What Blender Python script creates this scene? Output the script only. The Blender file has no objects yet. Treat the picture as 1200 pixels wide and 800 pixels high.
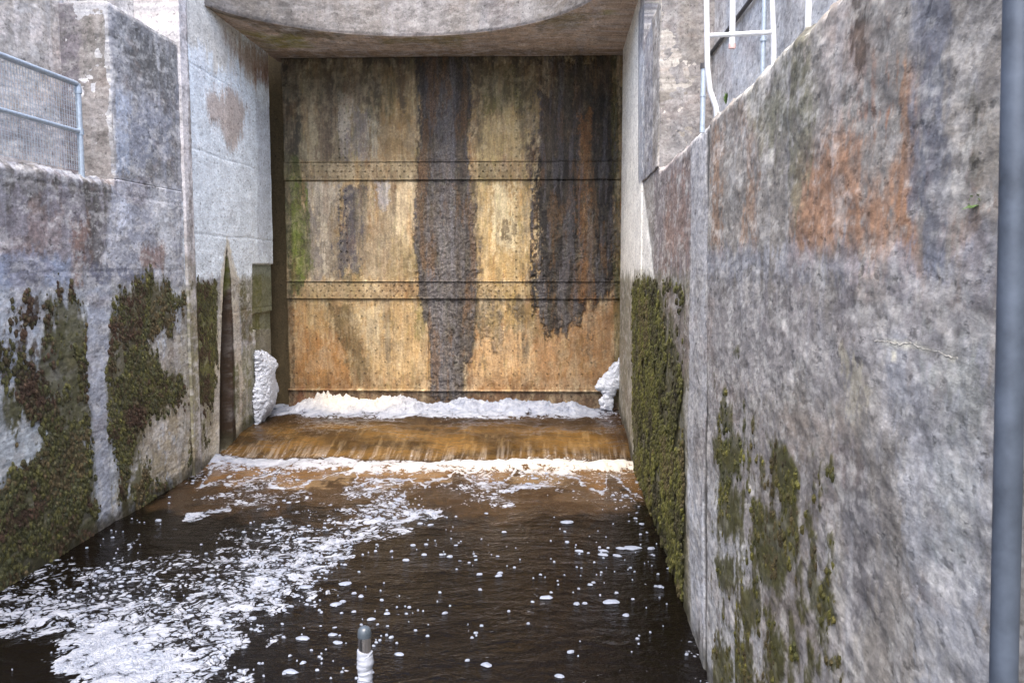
import bpy, math, random
import numpy as np
random.seed(7)
RNG = np.random.default_rng(11)
SC = bpy.context.scene
COL = SC.collection

# ------------------------------------------------------------------ camera
CF, CP, CS = 1000.0, math.radians(5.31), math.radians(2.17)
FW = np.array([-math.sin(CS)*math.cos(CP), math.cos(CS)*math.cos(CP), -math.sin(CP)])
RT = np.array([math.cos(CS), math.sin(CS), 0.0])
UP = np.cross(RT, FW)
EYE = np.array([0.0, 0.0, 3.2])
cam = bpy.data.cameras.new('camera')
camo = bpy.data.objects.new('camera', cam)
COL.objects.link(camo)
SC.camera = camo
camo.location = EYE
camo.rotation_euler = (math.pi/2 - CP, 0, CS)
cam.sensor_width = 36
cam.lens = 30.0
cam.clip_start = 0.05
cam.clip_end = 1500
cam.dof.use_dof = True
cam.dof.focus_distance = 13
cam.dof.aperture_fstop = 30.0/2.2      # about 2 mm wide opening

# ------------------------------------------------------------------ light
w = bpy.data.worlds.new('World')
SC.world = w
w.use_nodes = True
nt = w.node_tree
bg = nt.nodes['Background']
sky = nt.nodes.new('ShaderNodeTexSky')
sky.sky_type = 'NISHITA'
sky.sun_disc = False
SUN_EL, SUN_AZ = math.radians(62), math.radians(185)      # azimuth clockwise from +Y
sky.sun_elevation = SUN_EL
sky.sun_rotation = SUN_AZ
sky.air_density = 0.8
sky.dust_density = 5.0
sky.ozone_density = 1.0
nt.links.new(sky.outputs[0], bg.inputs[0])
bg.inputs[1].default_value = 0.15
sun = bpy.data.lights.new('sun', 'SUN')
sun.energy = 0.5
sun.angle = math.radians(40)
sun.color = (1.0, 0.97, 0.93)
suno = bpy.data.objects.new('sun', sun)
COL.objects.link(suno)
suno.location = (0, -5, 20)
suno.rotation_euler = (math.pi/2 - SUN_EL, 0, math.pi - SUN_AZ)
SC.view_settings.view_transform = 'Standard'
SC.view_settings.look = 'None'
SC.view_settings.gamma = 1.0
SC.view_settings.exposure = 2.25

# ------------------------------------------------------------------ pixel of the photograph -> point on a real plane
def ray(x, y): return RT*(x-600)/CF - UP*(y-400)/CF + FW
def on_side(x, y, x0, k=0.0):
    d = ray(x, y); return EYE + d*(x0/(d[0]-k*d[1]))
def on_front(x, y, y0):
    d = ray(x, y); return EYE + d*(y0/d[1])
def on_level(x, y, z):
    d = ray(x, y); return EYE + d*((z-3.2)/d[2])

# ------------------------------------------------------------------ helpers: noise
_T = RNG.random((256, 256))
def vnoise(x, y):
    xi = np.floor(x); yi = np.floor(y)
    fx = x-xi; fy = y-yi
    fx = fx*fx*(3-2*fx); fy = fy*fy*(3-2*fy)
    xi = xi.astype(int) & 255; yi = yi.astype(int) & 255
    x1 = (xi+1) & 255; y1 = (yi+1) & 255
    return (_T[xi, yi]*(1-fx)+_T[x1, yi]*fx)*(1-fy) + (_T[xi, y1]*(1-fx)+_T[x1, y1]*fx)*fy
def fbm(x, y, o=4, g=0.5):
    s = np.zeros(np.shape(x)); a = 1.0; t = 0.0
    ca, sa = 0.8, 0.6
    for i in range(o):
        s = s + a*vnoise(x+17.3*i, y+9.1*i); t += a; a *= g
        x, y = (ca*x-sa*y)*2.03, (sa*x+ca*y)*2.03
    return s/t
def fbm_ax(x, y, o=4, g=0.5):          # keeps its axes, so stretched noise stays vertical
    s = np.zeros(np.shape(x)); a = 1.0; t = 0.0
    for i in range(o):
        s = s + a*vnoise(x+31.7*i, y+12.9*i); t += a; a *= g
        x, y = x*2.07, y*2.07
    return s/t
def cells(x, y, seed=0.0):
    xi = np.floor(x); yi = np.floor(y)
    best = np.full(np.shape(x), 9.0)
    for dx in (-1, 0, 1):
        for dy in (-1, 0, 1):
            cx = (xi+dx).astype(int) & 255; cy = (yi+dy).astype(int) & 255
            px = xi+dx+_T[cx, cy]; py = yi+dy+_T[cy, (cx+91) & 255]
            best = np.minimum(best, (px-x)**2+(py-y)**2)
    return np.sqrt(best)
def sstep(a, b, x):
    t = np.clip((x-a)/(b-a), 0, 1); return t*t*(3-2*t)
def lin(rgb):
    c = np.array(rgb, float)/255
    return np.where(c <= .04045, c/12.92, ((c+.055)/1.055)**2.4)
def sdf(poly, A, B):
    """signed distance to a polygon, positive inside"""
    P = np.array(poly, float); n = len(P)
    d = np.full(A.shape, 1e9); ins = np.zeros(A.shape, bool)
    for i in range(n):
        a = P[i]; b = P[(i+1) % n]; e = b-a
        wx = A-a[0]; wy = B-a[1]
        t = np.clip((wx*e[0]+wy*e[1])/max(e@e, 1e-9), 0, 1)
        d = np.minimum(d, (wx-e[0]*t)**2+(wy-e[1]*t)**2)
        c = (a[1] > B) != (b[1] > B)
        den = (b[1]-a[1]) if abs(b[1]-a[1]) > 1e-9 else 1e-9
        ins ^= c & (A < (b[0]-a[0])*(B-a[1])/den + a[0])
    d = np.sqrt(d)
    return np.where(ins, d, -d)

ALB = 0.78      # share of the picture's brightness that is the surface's own
class Surf:
    """a real plane with its own stains, kept in the plane's two coordinates (a along, b up)"""
    def __init__(s, to_ab, base, seed=0, auto='concrete', mult=1.0, tone=(1, 1, 1)):
        s.tone = np.array(tone); s.water = seed in (1, 4, 9); s.dirt = 1.0; s.mult = mult; s.auto = auto; s.to = to_ab; s.k = {'concrete': 1.0, 'gate': .74}.get(auto, ALB)*mult; s.base = lin(base)*s.k; s.p = []; s.seed = seed
    def add(s, poly, rgb, a=.85, soft=.08, warp=.18, br=0.0, kind='col', streak=.5):
        s.p.append(([s.to(*q) for q in poly], lin(rgb)*s.k if rgb else None, a, soft, warp, br, kind, streak))
    def grime(s, col, A, B, rough, w):
        for (fx, fz, ox, t0, t1, rgb, a) in ((3.0, 2.2, 140, .55, .66, (110, 92, 62), .6), (3.4, 2.6, 160, .55, .66, (230, 214, 180), .55), (8, 6, 175, .55, .63, (84, 72, 50), .7), (9, 7, 190, .56, .64, (224, 208, 170), .6), (5, .7, 3, .53, .68, (96, 78, 50), .55), (7, .8, 21, .54, .66, (224, 204, 164), .5), (4, .9, 40, .55, .68, (100, 98, 48), .5),
                                             (11, 1.1, 60, .55, .66, (60, 50, 44), .55), (12, 4, 80, .56, .66, (226, 206, 168), .5), (16, 7, 99, .56, .66, (88, 66, 42), .55), (6, 1.3, 120, .56, .68, (160, 112, 62), .45)):
            k = (sstep(t0, t1, fbm_ax(A*fx+ox, B*fz-ox, 6, .68))*a*w*(1-.75*rough))[..., None]
            col = col*(1-k)+lin(rgb)*s.k*k
        return col
    def ev(s, A, B, kinds=True):
        o = s.seed*13.7
        w1 = fbm(A*2.2+o, B*2.2-o, 5, .6)-.5
        w2 = fbm_ax(A*9+o, B*1.1+o, 4, .6)-.5
        w3 = fbm(A*9+o, B*6.5+o, 6, .72)
        w3 = .5+(w3-.5)*1.35
        w4 = fbm(A*26+o, B*15-o, 4, .7)-.5
        col = np.empty(A.shape+(3,)); col[:] = s.base
        clean = np.zeros(A.shape); moss = np.zeros(A.shape); rough = np.zeros(A.shape); cut = np.zeros(A.shape)
        if s.auto == 'gate': col = s.grime(col, A, B, rough, .8)
        for poly, rgb, a, soft, warp, br, kind, st in s.p:
            P = np.array(poly); m = warp+soft+.1
            sel = (A > P[:, 0].min()-m) & (A < P[:, 0].max()+m) & (B > P[:, 1].min()-m) & (B < P[:, 1].max()+m)
            if not sel.any(): continue
            d = sdf(poly, A[sel], B[sel])
            if kind != 'cut': d = d + warp*5.0*((1-st)*w1[sel]+st*w2[sel]) + min(warp, .12)*(3.2 if kind != 'moss' else 2.0)*w4[sel]
            if kind == 'moss' and soft > .03: soft = soft+.08
            k = sstep(-soft, soft, d)*a
            if br: k = k*sstep(br-.12, br+.10, w3[sel]+.15*np.clip(d/.3, -1, 1))
            if rgb is not None:
                col[sel] = col[sel]*(1-k[..., None]) + rgb*k[..., None]
            if kind == 'moss': moss[sel] = np.maximum(moss[sel], k)
            elif kind == 'nomoss': moss[sel] *= (1-k)
            if kind == 'rough': rough[sel] = np.maximum(rough[sel], k)
            if kind == 'clean': clean[sel] = np.maximum(clean[sel], k)
            if kind == 'cut': cut[sel] = np.maximum(cut[sel], k)
        if s.auto == 'concrete':
            for (fx, fz, ox, t0, t1, rgb, a) in ((.8, 1.5, 3, .55, .70, (214, 214, 222), .36), (.7, 1.3, 21, .55, .70, (92, 88, 90), .36), (1.2, 2.2, 40, .56, .70, (146, 116, 98), .35),
                                                 (4, 8, 60, .55, .64, (222, 220, 222), .60), (3.5, 7, 80, .55, .64, (76, 72, 70), .55), (9, 17, 33, .56, .66, (222, 222, 222), .45), (8, 16, 73, .56, .66, (72, 68, 66), .45),
                                                 (11, 1.3, 90, .56, .70, (104, 106, 116), .22), (9, 1.0, 97, .56, .70, (206, 210, 222), .25)):
                k = (sstep(t0, t1, fbm(A*fx+ox+o, B*fz-ox, 6, .68) if fz > fx else fbm_ax(A*fx+ox+o, B*fz-ox, 6, .66))*a*s.dirt*(1-.8*clean)*(1-.8*moss)*(1-cut))[..., None]
                col = col*(1-k)+(lin(rgb)*s.k*.6+col*.4)*k
        elif s.auto == 'gate':
            col = s.grime(col, A, B, rough, .26)
            k = (rough*sstep(.50, .62, fbm_ax(A*10+5, B*.8, 5, .7))*.5)[..., None]
            col = col*(1-k)+lin((112, 110, 114))*ALB*k
            k = (rough*sstep(.54, .64, fbm_ax(A*7+50, B*1.2, 6, .7))*.6)[..., None]
            col = col*(1-k)+lin((110, 82, 48))*ALB*k
        if s.auto == 'concrete' and A.ndim == 2 and s.water:
            lv = np.interp(A, [13.15, 13.45, 13.75, 14.1, 14.6, 15.2, 16.0], [0, .02, .09, .17, .225, .25, .26])
            k = sstep(.24, .05, B-lv+(w1*.5))[..., None]*.72
            col = col*(1-k)+lin((44, 42, 26))*k
        return np.clip(col*s.tone, 0, .9), moss, rough, cut

# ------------------------------------------------------------------ helpers: meshes
def quick_mesh(name, V, F, smooth=True, attrs=None):
    V = np.asarray(V, np.float32).reshape(-1, 3)
    me = bpy.data.meshes.new(name)
    if isinstance(F, np.ndarray):
        k = F.shape[1]
        me.vertices.add(len(V)); me.vertices.foreach_set('co', V.ravel())
        me.loops.add(F.size); me.loops.foreach_set('vertex_index', F.ravel().astype(np.int32))
        me.polygons.add(len(F))
        me.polygons.foreach_set('loop_start', np.arange(0, F.size, k, dtype=np.int32))
        me.update(calc_edges=True)
    else:
        me.from_pydata([tuple(v) for v in V.tolist()], [], F); me.update()
    me.polygons.foreach_set('use_smooth', [smooth]*len(me.polygons))
    for an, (tp, dat) in (attrs or {}).items():
        at = me.attributes.new(an, tp, 'POINT')
        if tp == 'FLOAT_COLOR':
            d = np.ones((len(V), 4), np.float32); d[:, :3] = dat.reshape(-1, 3)
            at.data.foreach_set('color', d.ravel())
        else: at.data.foreach_set('value', np.asarray(dat, np.float32).ravel())
    return me
def grid_faces(n, m, flip=False):
    i = np.arange(n*m).reshape(n, m)
    f = np.stack([i[:-1, :-1], i[1:, :-1], i[1:, 1:], i[:-1, 1:]], -1).reshape(-1, 4)
    return f[:, ::-1].copy() if flip else f
def link(name, me, mat=None, parent=None):
    o = bpy.data.objects.new(name, me); COL.objects.link(o)
    if mat: me.materials.append(mat)
    if parent: o.parent = parent
    return o
def tag(o, label=None, cat=None, group=None, kind=None):
    if label: o['label'] = label
    if cat: o['category'] = cat
    if group: o['group'] = group
    if kind: o['kind'] = kind
    return o
def empty(name, label=None, cat=None, group=None):
    o = bpy.data.objects.new(name, None); COL.objects.link(o); o.empty_display_size = .2
    return tag(o, label, cat, group)
def sheet(name, a, b, place, depth, surf, mat, parent, T, flip=False, extra_ab=None):
    """fine sheet on a real plane: place(A, B, D) gives the points, D is the depth out of the wall; its rim runs back by T"""
    A, B = np.meshgrid(a, b, indexing='ij')
    col, moss, rough, cut = surf.ev(A, B)
    D = depth(A, B, moss, rough, cut)
    if extra_ab: A2, B2 = extra_ab(A, B)
    else: A2, B2 = A, B
    pad = lambda M: np.pad(M, [(1, 1), (1, 1)]+[(0, 0)]*(M.ndim-2), mode='edge')
    A2, B2, D, col, moss, rough = map(pad, (A2, B2, D, col, moss, rough))
    R = np.ones(D.shape, bool); R[1:-1, 1:-1] = False
    D = np.where(R, -T, D)
    V = np.stack(place(A2, B2, D), -1)
    n, m = D.shape
    me = quick_mesh(name, V, grid_faces(n, m, flip), True,
                    {'tint': ('FLOAT_COLOR', col), 'moss': ('FLOAT', moss), 'wet': ('FLOAT', rough)})
    return link(name, me, mat, parent)
def spaced(a, b, st):
    return np.linspace(a, b, max(2, int(round((b-a)/st))+1))
class MB:
    def __init__(s): s.v = []; s.f = []
    def box(s, x0, y0, z0, x1, y1, z1):
        n = len(s.v)
        s.v += [(x0, y0, z0), (x1, y0, z0), (x1, y1, z0), (x0, y1, z0), (x0, y0, z1), (x1, y0, z1), (x1, y1, z1), (x0, y1, z1)]
        s.f += [tuple(n+i for i in q) for q in ((3, 2, 1, 0), (4, 5, 6, 7), (0, 1, 5, 4), (1, 2, 6, 5), (2, 3, 7, 6), (3, 0, 4, 7))]
        return s
    def tube(s, pts, r, n=16, caps=True):
        pts = [np.array(p, float) for p in pts]
        rs = r if hasattr(r, '__len__') else [r]*len(pts)
        k0 = len(s.v); ref = None
        for i, p in enumerate(pts):
            d = pts[min(i+1, len(pts)-1)]-pts[max(i-1, 0)]; d /= np.linalg.norm(d)
            if ref is None:
                ref = np.cross(d, (0, 0, 1.0))
                if np.linalg.norm(ref) < .05: ref = np.cross(d, (0, 1.0, 0))
            e1 = ref-d*(ref@d); e1 /= np.linalg.norm(e1); ref = e1; e2 = np.cross(d, e1)
            for j in range(n):
                t = 2*math.pi*j/n
                s.v.append(tuple(p+rs[i]*(e1*math.cos(t)+e2*math.sin(t))))
        for i in range(len(pts)-1):
            for j in range(n):
                a = k0+i*n+j; b = k0+i*n+(j+1) % n
                s.f.append((a, b, b+n, a+n))
        if caps:
            s.f.append(tuple(k0+j for j in reversed(range(n))))
            s.f.append(tuple(k0+(len(pts)-1)*n+j for j in range(n)))
        return s
    def build(s, name, mat, parent=None, smooth=True):
        me = quick_mesh(name, s.v, s.f, smooth)
        if smooth:
            try: me.set_sharp_from_angle(angle=math.radians(40))
            except Exception: pass
        return link(name, me, mat, parent)

# ------------------------------------------------------------------ helpers: materials
class NT:
    def __init__(s, name):
        s.m = bpy.data.materials.new(name); s.m.use_nodes = True
        s.t = s.m.node_tree; s.b = s.t.nodes['Principled BSDF']
        s.obj = s.t.nodes.new('ShaderNodeNewGeometry').outputs['Position']
    def set(s, k, v):
        i = s.b.inputs[k]
        if hasattr(v, 'links'): s.t.links.new(v, i)
        else: i.default_value = v
    def node(s, tp, ins=None, **kw):
        n = s.t.nodes.new(tp)
        for k, v in kw.items(): setattr(n, k, v)
        for k, v in (ins or {}).items():
            i = n.inputs[k]
            if hasattr(v, 'links'): s.t.links.new(v, i)
            else: i.default_value = v
        return n
    def attr(s, name, out='Color'): return s.node('ShaderNodeAttribute', attribute_name=name).outputs[out]
    def map(s, sc, loc=(0, 0, 0)):
        return s.node('ShaderNodeMapping', {'Vector': s.obj, 'Scale': sc, 'Location': loc}).outputs[0]
    def noise(s, sc, scale=1.0, det=6, rough=.6, dist=0.0, loc=(0, 0, 0)):
        return s.node('ShaderNodeTexNoise', {'Vector': s.map(sc, loc), 'Scale': scale, 'Detail': det, 'Roughness': rough, 'Distortion': dist}).outputs[0]
    def voro(s, sc, scale=1.0, feature='F1', vec=None):
        return s.node('ShaderNodeTexVoronoi', {'Vector': vec if vec is not None else s.map(sc), 'Scale': scale}, feature=feature).outputs[0]
    def rng(s, v, a, b, c, d, smooth=False):
        n = s.node('ShaderNodeMapRange', {0: v, 1: a, 2: b, 3: c, 4: d})
        if smooth: n.interpolation_type = 'SMOOTHSTEP'
        return n.outputs[0]
    def math(s, op, a, b=0.0): return s.node('ShaderNodeMath', {0: a, 1: b}, operation=op).outputs[0]
    def mul(s, col, fac):
        return s.node('ShaderNodeVectorMath', {0: col, 1: fac}, operation='MULTIPLY').outputs[0]
    def mix(s, f, a, b):
        n = s.node('ShaderNodeMix', data_type='RGBA')
        for i, v in ((0, f), (6, a), (7, b)):
            if hasattr(v, 'links'): s.t.links.new(v, n.inputs[i])
            else: n.inputs[i].default_value = (*v, 1) if isinstance(v, tuple) and len(v) == 3 else v
        return n.outputs[2]
    def bump(s, h, strength=.5, dist=.01, normal=None):
        ins = {'Height': h, 'Strength': strength, 'Distance': dist}
        if normal is not None: ins['Normal'] = normal
        return s.node('ShaderNodeBump', ins).outputs[0]

def mat_concrete():
    s = NT('weathered_concrete')
    c = s.attr('tint')
    big = s.rng(s.noise((1, .5, 1), 4.5, 10, .72), .3, .7, .80, 1.22)
    streak = s.rng(s.noise((9, 6, 1.6), 1.0, 5, .6), .3, .7, .90, 1.10)
    fine = s.rng(s.noise((1, .5, 1), 30, 7, .75), .3, .7, .62, 1.36)
    k = s.math('MULTIPLY', s.math('MULTIPLY', big, streak), fine)
    # pale lime crumbs and dark pits
    pit = s.rng(s.noise((1, .5, .9), 21, 3, .6, loc=(5, 2, 1)), .60, .68, 1, .55)
    k = s.math('MULTIPLY', k, pit)
    crumb = s.rng(s.noise((1, .5, 1.3), 26, 5, .75, loc=(9, 4, 7)), .60, .68, 0, .6)
    c2 = s.mix(crumb, s.mul(c, k), s.mul(c, (1.75, 1.75, 1.75)))
    # moss film under the tufts
    s.set('Base Color', c2)
    wet = s.attr('wet', 'Fac')
    s.set('Roughness', s.rng(wet, 0, 1, .82, .45))
    s.set('Specular IOR Level', .35)
    h = s.math('ADD', s.math('MULTIPLY', s.noise((1, .6, 1), 34, 6, .7), 1.0), s.math('MULTIPLY', s.noise((1, .6, 1), 9, 4, .6), 1.6))
    h = s.math('ADD', h, s.math('MULTIPLY', pit, .5))
    s.set('Normal', s.bump(h, .5, .011))
    return s.m
def mat_gate():
    s = NT('stained_riveted_steel')
    c = s.attr('tint')
    fine = s.rng(s.noise((1, 1, 1), 30, 6, .75), .3, .7, .62, 1.34)
    streak = s.rng(s.noise((22, 3, 2.5), 1.0, 7, .7), .3, .7, .72, 1.26)
    big = s.rng(s.noise((1, 1, .5), 2.3, 6, .6), .3, .7, .8, 1.2)
    k = s.math('MULTIPLY', s.math('MULTIPLY', big, streak), fine)
    rustn = s.rng(s.noise((7, 3, 1.1), 1.0, 7, .7, loc=(3, 3, 3)), .50, .66, 0, .6)
    c1 = s.mul(c, k)
    c2 = s.mix(rustn, c1, s.mul(c1, (1.0, .80, .55)))
    algae = s.rng(s.noise((9, 3, 2.2), 1.0, 6, .7, loc=(13, 3, 8)), .55, .68, 0, .5)
    c3 = s.mix(algae, c2, s.mul(c2, (.62, .68, .34)))
    wet = s.attr('wet', 'Fac')
    grit = s.noise((1, 1, .6), 42, 5, .8)
    dark = s.rng(s.math('MULTIPLY', wet, grit), .0, .55, 1.0, .45)
    s.set('Base Color', s.mul(c3, s.rng(s.math('MULTIPLY', wet, s.math('SUBTRACT', grit, .5)), -.15, .15, .35, 1.65)))
    s.set('Roughness', s.rng(wet, 0, 1, .55, .34))
    s.set('Specular IOR Level', .55)
    h = s.math('ADD', s.noise((1, 1, 1), 26, 7, .75), s.math('MULTIPLY', s.math('MULTIPLY', wet, s.noise((1, 1, .7), 60, 4, .8)), 1.2))
    s.set('Normal', s.bump(h, .9, .02))
    return s.m
def mat_moss():
    s = NT('wall_moss')
    c = s.attr('tint')
    k = s.rng(s.noise((1, 1, 1), 45, 5, .7), .3, .7, .55, 1.5)
    s.set('Base Color', s.mul(c, k))
    s.set('Roughness', .7)
    s.set('Specular IOR Level', .4)
    s.set('Normal', s.bump(s.noise((1, 1, 1), 90, 4, .7), .8, .008))
    return s.m
def mat_plain(name, rgb, rough=.5, metal=0.0, var=.15, sc=20, bump=.2):
    s = NT(name)
    n = s.noise((1, 1, 1), sc, 5, .65)
    s.set('Base Color', s.mul(s.node('ShaderNodeRGB').outputs[0], s.rng(n, .3, .7, 1-var, 1+var)))
    for q in s.t.nodes:
        if q.type == 'RGB': q.outputs[0].default_value = (*rgb, 1)
    s.set('Roughness', s.rng(n, .3, .7, rough*.8, min(1, rough*1.2)))
    s.set('Metallic', metal)
    if bump: s.set('Normal', s.bump(n, bump, .004))
    return s.m
def mat_water():
    s = NT('peaty_water_with_foam')
    base = s.attr('tint'); foam = s.attr('foam', 'Fac'); flow = s.attr('flow', 'Fac')
    warp = s.node('ShaderNodeVectorMath', {0: s.obj, 1: s.node('ShaderNodeVectorMath', {0: s.node('ShaderNodeTexNoise', {'Vector': s.obj, 'Scale': 3.0, 'Detail': 4.0}).outputs['Color'], 1: (.35, .35, .0)}, operation='MULTIPLY').outputs[0]}, operation='ADD').outputs[0]
    v = s.node('ShaderNodeTexVoronoi', {'Vector': warp, 'Scale': 13.0}, feature='DISTANCE_TO_EDGE').outputs[0]
    v2 = s.node('ShaderNodeTexVoronoi', {'Vector': warp, 'Scale': 31.0}, feature='DISTANCE_TO_EDGE').outputs[0]
    n = s.node('ShaderNodeTexNoise', {'Vector': warp, 'Scale': 5.5, 'Detail': 7.0, 'Roughness': .68}).outputs[0]
    lace = s.math('ADD', s.math('MULTIPLY', s.rng(v, 0, .35, 0, 1), .30), s.math('MULTIPLY', s.rng(v2, 0, .35, 0, 1), .16))
    pat = s.math('ADD', s.math('MULTIPLY', s.rng(n, .28, .72, 0, 1), .62), lace)
    thr = s.math('SUBTRACT', 1.01, s.math('MULTIPLY', foam, 1.02))
    m = s.rng(s.math('SUBTRACT', pat, thr), -.05, .15, 0, 1, True)
    m = s.math('MULTIPLY', m, s.rng(foam, .02, .10, 0, 1))
    fc = s.mix(s.rng(n, .3, .7, 0, 1), (.15, .18, .245), (.42, .45, .51))
    fc = s.mix(s.rng(s.math('MULTIPLY', flow, 1.0), .0, .5, 0, .8), fc, (.72, .66, .54))
    st = s.noise((13, 1.6, 1.6), 1.0, 6, .7)
    wc = s.mul(base, s.rng(s.math('MULTIPLY', st, 1.0), .3, .7, .86, 1.15))
    s.set('Base Color', s.mix(m, wc, fc))
    s.set('Roughness', s.rng(m, 0, 1, .07, .6))
    s.set('IOR', 1.33)
    s.set('Specular IOR Level', .36)
    rip = s.math('ADD', s.math('MULTIPLY', s.noise((1.0, 1.6, 1), 4.0, 4, .6), 1.0), s.math('MULTIPLY', s.noise((1, 1.5, 1), 17, 4, .65), .25))
    h = s.math('ADD', rip, s.math('MULTIPLY', m, s.math('ADD', .25, s.math('MULTIPLY', s.rng(v2, 0, .25, 0, 1), .3))))
    s.set('Normal', s.bump(h, .8, .04))
    return s.m
def mat_foam():
    s = NT('white_foam')
    n = s.noise((1, 1, 1), 45, 6, .7)
    v = s.voro((1, 1, 1), 70)
    s.set('Base Color', s.mix(s.rng(n, .3, .7, 0, 1), (.38, .42, .49), (.60, .63, .68)))
    s.set('Roughness', .55)
    s.set('Normal', s.bump(s.math('ADD', n, v), .6, .01))
    return s.m
M_CON, M_GATE, M_MOSS, M_WATER, M_FOAM = mat_concrete(), mat_gate(), mat_moss(), mat_water(), mat_foam()
M_FLECK = mat_plain('thin_foam', (.19, .22, .28), .6, .0, .3, 60, .2)
M_GALV = mat_plain('galvanised_steel', (.42, .50, .58), .42, .35, .18, 30)
M_WHITE = mat_plain('white_painted_steel', (.62, .65, .68), .4, .0, .06, 25, .1)
M_PIPE = mat_plain('weathered_grey_pipe', (.072, .092, .125), .5, .2, .45, 6, .3)
M_CHROME = mat_plain('polished_steel', (.55, .52, .50), .14, 1.0, .05, 30, .05)
M_CAP = mat_plain('dark_rubber_cap', (.05, .065, .08), .3, .0, .1, 40, .1)
M_TAPE = mat_plain('pale_wrapping_tape', (.33, .36, .42), .38, .0, .08, 35, .3)
M_LEAF = mat_plain('weed_leaf', (.085, .15, .035), .5, .0, .3, 30, .1)
M_BED = mat_plain('river_bed', (.05, .04, .03), .9, .0, .3, 2, .3)
M_DARK = mat_plain('dark_matt', (.05, .05, .055), .6, .0, .2, 30, .1)

# ------------------------------------------------------------------ the places
XL, XLU = -5.3, -5.92
KR, XR0, XRU = .017, 1.18, 2.0
def XR(Y): return XR0+KR*Y
PY0, PY1 = 10.5, 12.45            # the two pilasters
WE = 16.62                        # end of the side walls, at the gate slots
GY = 16.95                        # the gate
LEDGE, LEDGER, SOF, PTOP = 4.22, 4.34, 7.17, 6.35
TOPZ = 8.7

# ---- stains of the left wall
def L_ab(x, y): p = on_side(x, y, XL); return (p[1], p[2])
def LU_ab(x, y): p = on_side(x, y, XLU); return (p[1], p[2])
def R_ab(x, y): p = on_side(x, y, XR0, KR); return (p[1], p[2])
def RU_ab(x, y): p = on_side(x, y, XRU); return (p[1], p[2])
def PF_ab(x, y): p = on_front(x, y, PY0); return (p[0], p[2])
def G_ab(x, y): p = on_front(x, y, GY); return (p[0], p[2])
def C_ab(x, y): p = on_front(x, y, 15.0); return (p[0], p[2])
def S_ab(x, y): p = on_level(x, y, SOF); return (p[0], p[1])
def W_ab(x, y): p = on_level(x, y, 0.0); return (p[0], p[1])

SL = Surf(L_ab, (150, 152, 160), 1, tone=(1.0, 1.01, .965))
SL.add([(-400, 60), (100, 203), (135, 213), (120, 330), (-400, 345)], (134, 128, 136))
SL.add([(-400, 80), (95, 205), (135, 215), (130, 245), (95, 238), (-400, 235)], (92, 88, 82), .85, .12, .25, .42)
SL.add([(135, 205), (212, 218), (214, 335), (118, 335)], (162, 166, 180), .9, .05, .05)
SL.add([(138, 214), (151, 216), (150, 262), (139, 275)], (212, 218, 235), .8, .05, .1, streak=1)
SL.add([(178, 222), (206, 224), (210, 325), (192, 325)], (198, 202, 210), .75, .08, .12, streak=1)
SL.add([(100, 225), (124, 228), (118, 318), (104, 312)], (84, 82, 80), .8, .06, .12, .42)
SL.add([(163, 292), (192, 290), (192, 316), (165, 314)], (132, 100, 84), .7, .06, .1)
SL.add([(83, 252), (106, 252), (106, 350), (80, 345)], (128, 98, 82), .7, .07, .12, .4)
SL.add([(40, 235), (80, 240), (78, 300), (30, 300)], (150, 128, 122), .5, .1, .2, .4)
SL.add([(-400, 285), (84, 300), (84, 338), (-400, 350)], (152, 164, 190), .85, .06, .07)
SL.add([(104, 310), (182, 318), (182, 336), (100, 338)], (108, 112, 130), .8, .05, .06)
SL.add([(-400, 345), (100, 336), (216, 334), (218, 420), (240, 560), (-400, 1100)], (178, 186, 200), .9, .04, .05)
SL.add([(160, 395), (218, 380), (222, 560), (180, 590), (125, 615)], (160, 152, 138), .8, .08, .15, .42)
SL.add([(214, 335), (262, 330), (262, 535), (205, 580)], (160, 155, 142), .85, .06, .08)
SL.add([(222, 430), (256, 420), (258, 530), (215, 560)], (176, 166, 148), .7, .05, .1, .45)
mg = (74, 72, 36)
SL.add([(55, 345), (98, 336), (108, 400), (113, 450), (107, 560), (118, 640), (60, 730), (0, 790), (-400, 1300), (-400, 640), (0, 545), (0, 470), (30, 440), (52, 410)], mg, .95, .05, .2, kind='moss')
SL.add([(-300, 370), (0, 345), (60, 342), (60, 430), (0, 470), (-300, 640)], (74, 62, 48), .9, .04, .1, .63, 'moss')
SL.add([(0, 500), (44, 500), (42, 535), (0, 565), (-60, 570), (-60, 520)], (182, 190, 200), .9, .05, .14, .0, 'nomoss')
SL.add([(135, 340), (172, 318), (200, 334), (217, 350), (200, 385), (172, 398), (190, 425), (217, 440), (212, 492), (182, 500), (152, 556), (134, 578), (124, 500), (124, 440), (128, 385)], (80, 74, 38), .95, .05, .14, kind='moss')
SL.add([(132, 545), (180, 520), (206, 560), (200, 610), (134, 650)], (84, 82, 40), .9, .05, .16, .45, 'moss')
SL.add([(160, 480), (216, 470), (216, 560), (170, 590)], (170, 160, 142), .75, .05, .14, .5, 'nomoss')
SL.add([(222, 330), (254, 328), (256, 430), (248, 470), (236, 480), (224, 440)], (92, 92, 42), .95, .04, .07, kind='moss')
SL.add([(225, 470), (250, 470), (240, 525), (220, 545)], (95, 92, 45), .8, .04, .1, .5, 'moss')
SL.add([(277, 322), (310, 310), (310, 390), (304, 400), (283, 402)], (104, 100, 58), .9, .05, .06, .0)
SL.add([(283, 402), (308, 400), (312, 488), (272, 522)], (140, 138, 118), .85, .05, .1)
SL.add([(280, 430), (296, 420), (296, 500), (276, 515)], (112, 112, 60), .7, .05, .1, .45)
SL.add([(101, 338), (130, 338), (121, 440), (128, 540), (131, 612), (122, 622), (116, 560), (103, 450)], (164, 170, 186), .95, .02, .05, kind='nomoss')
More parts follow.
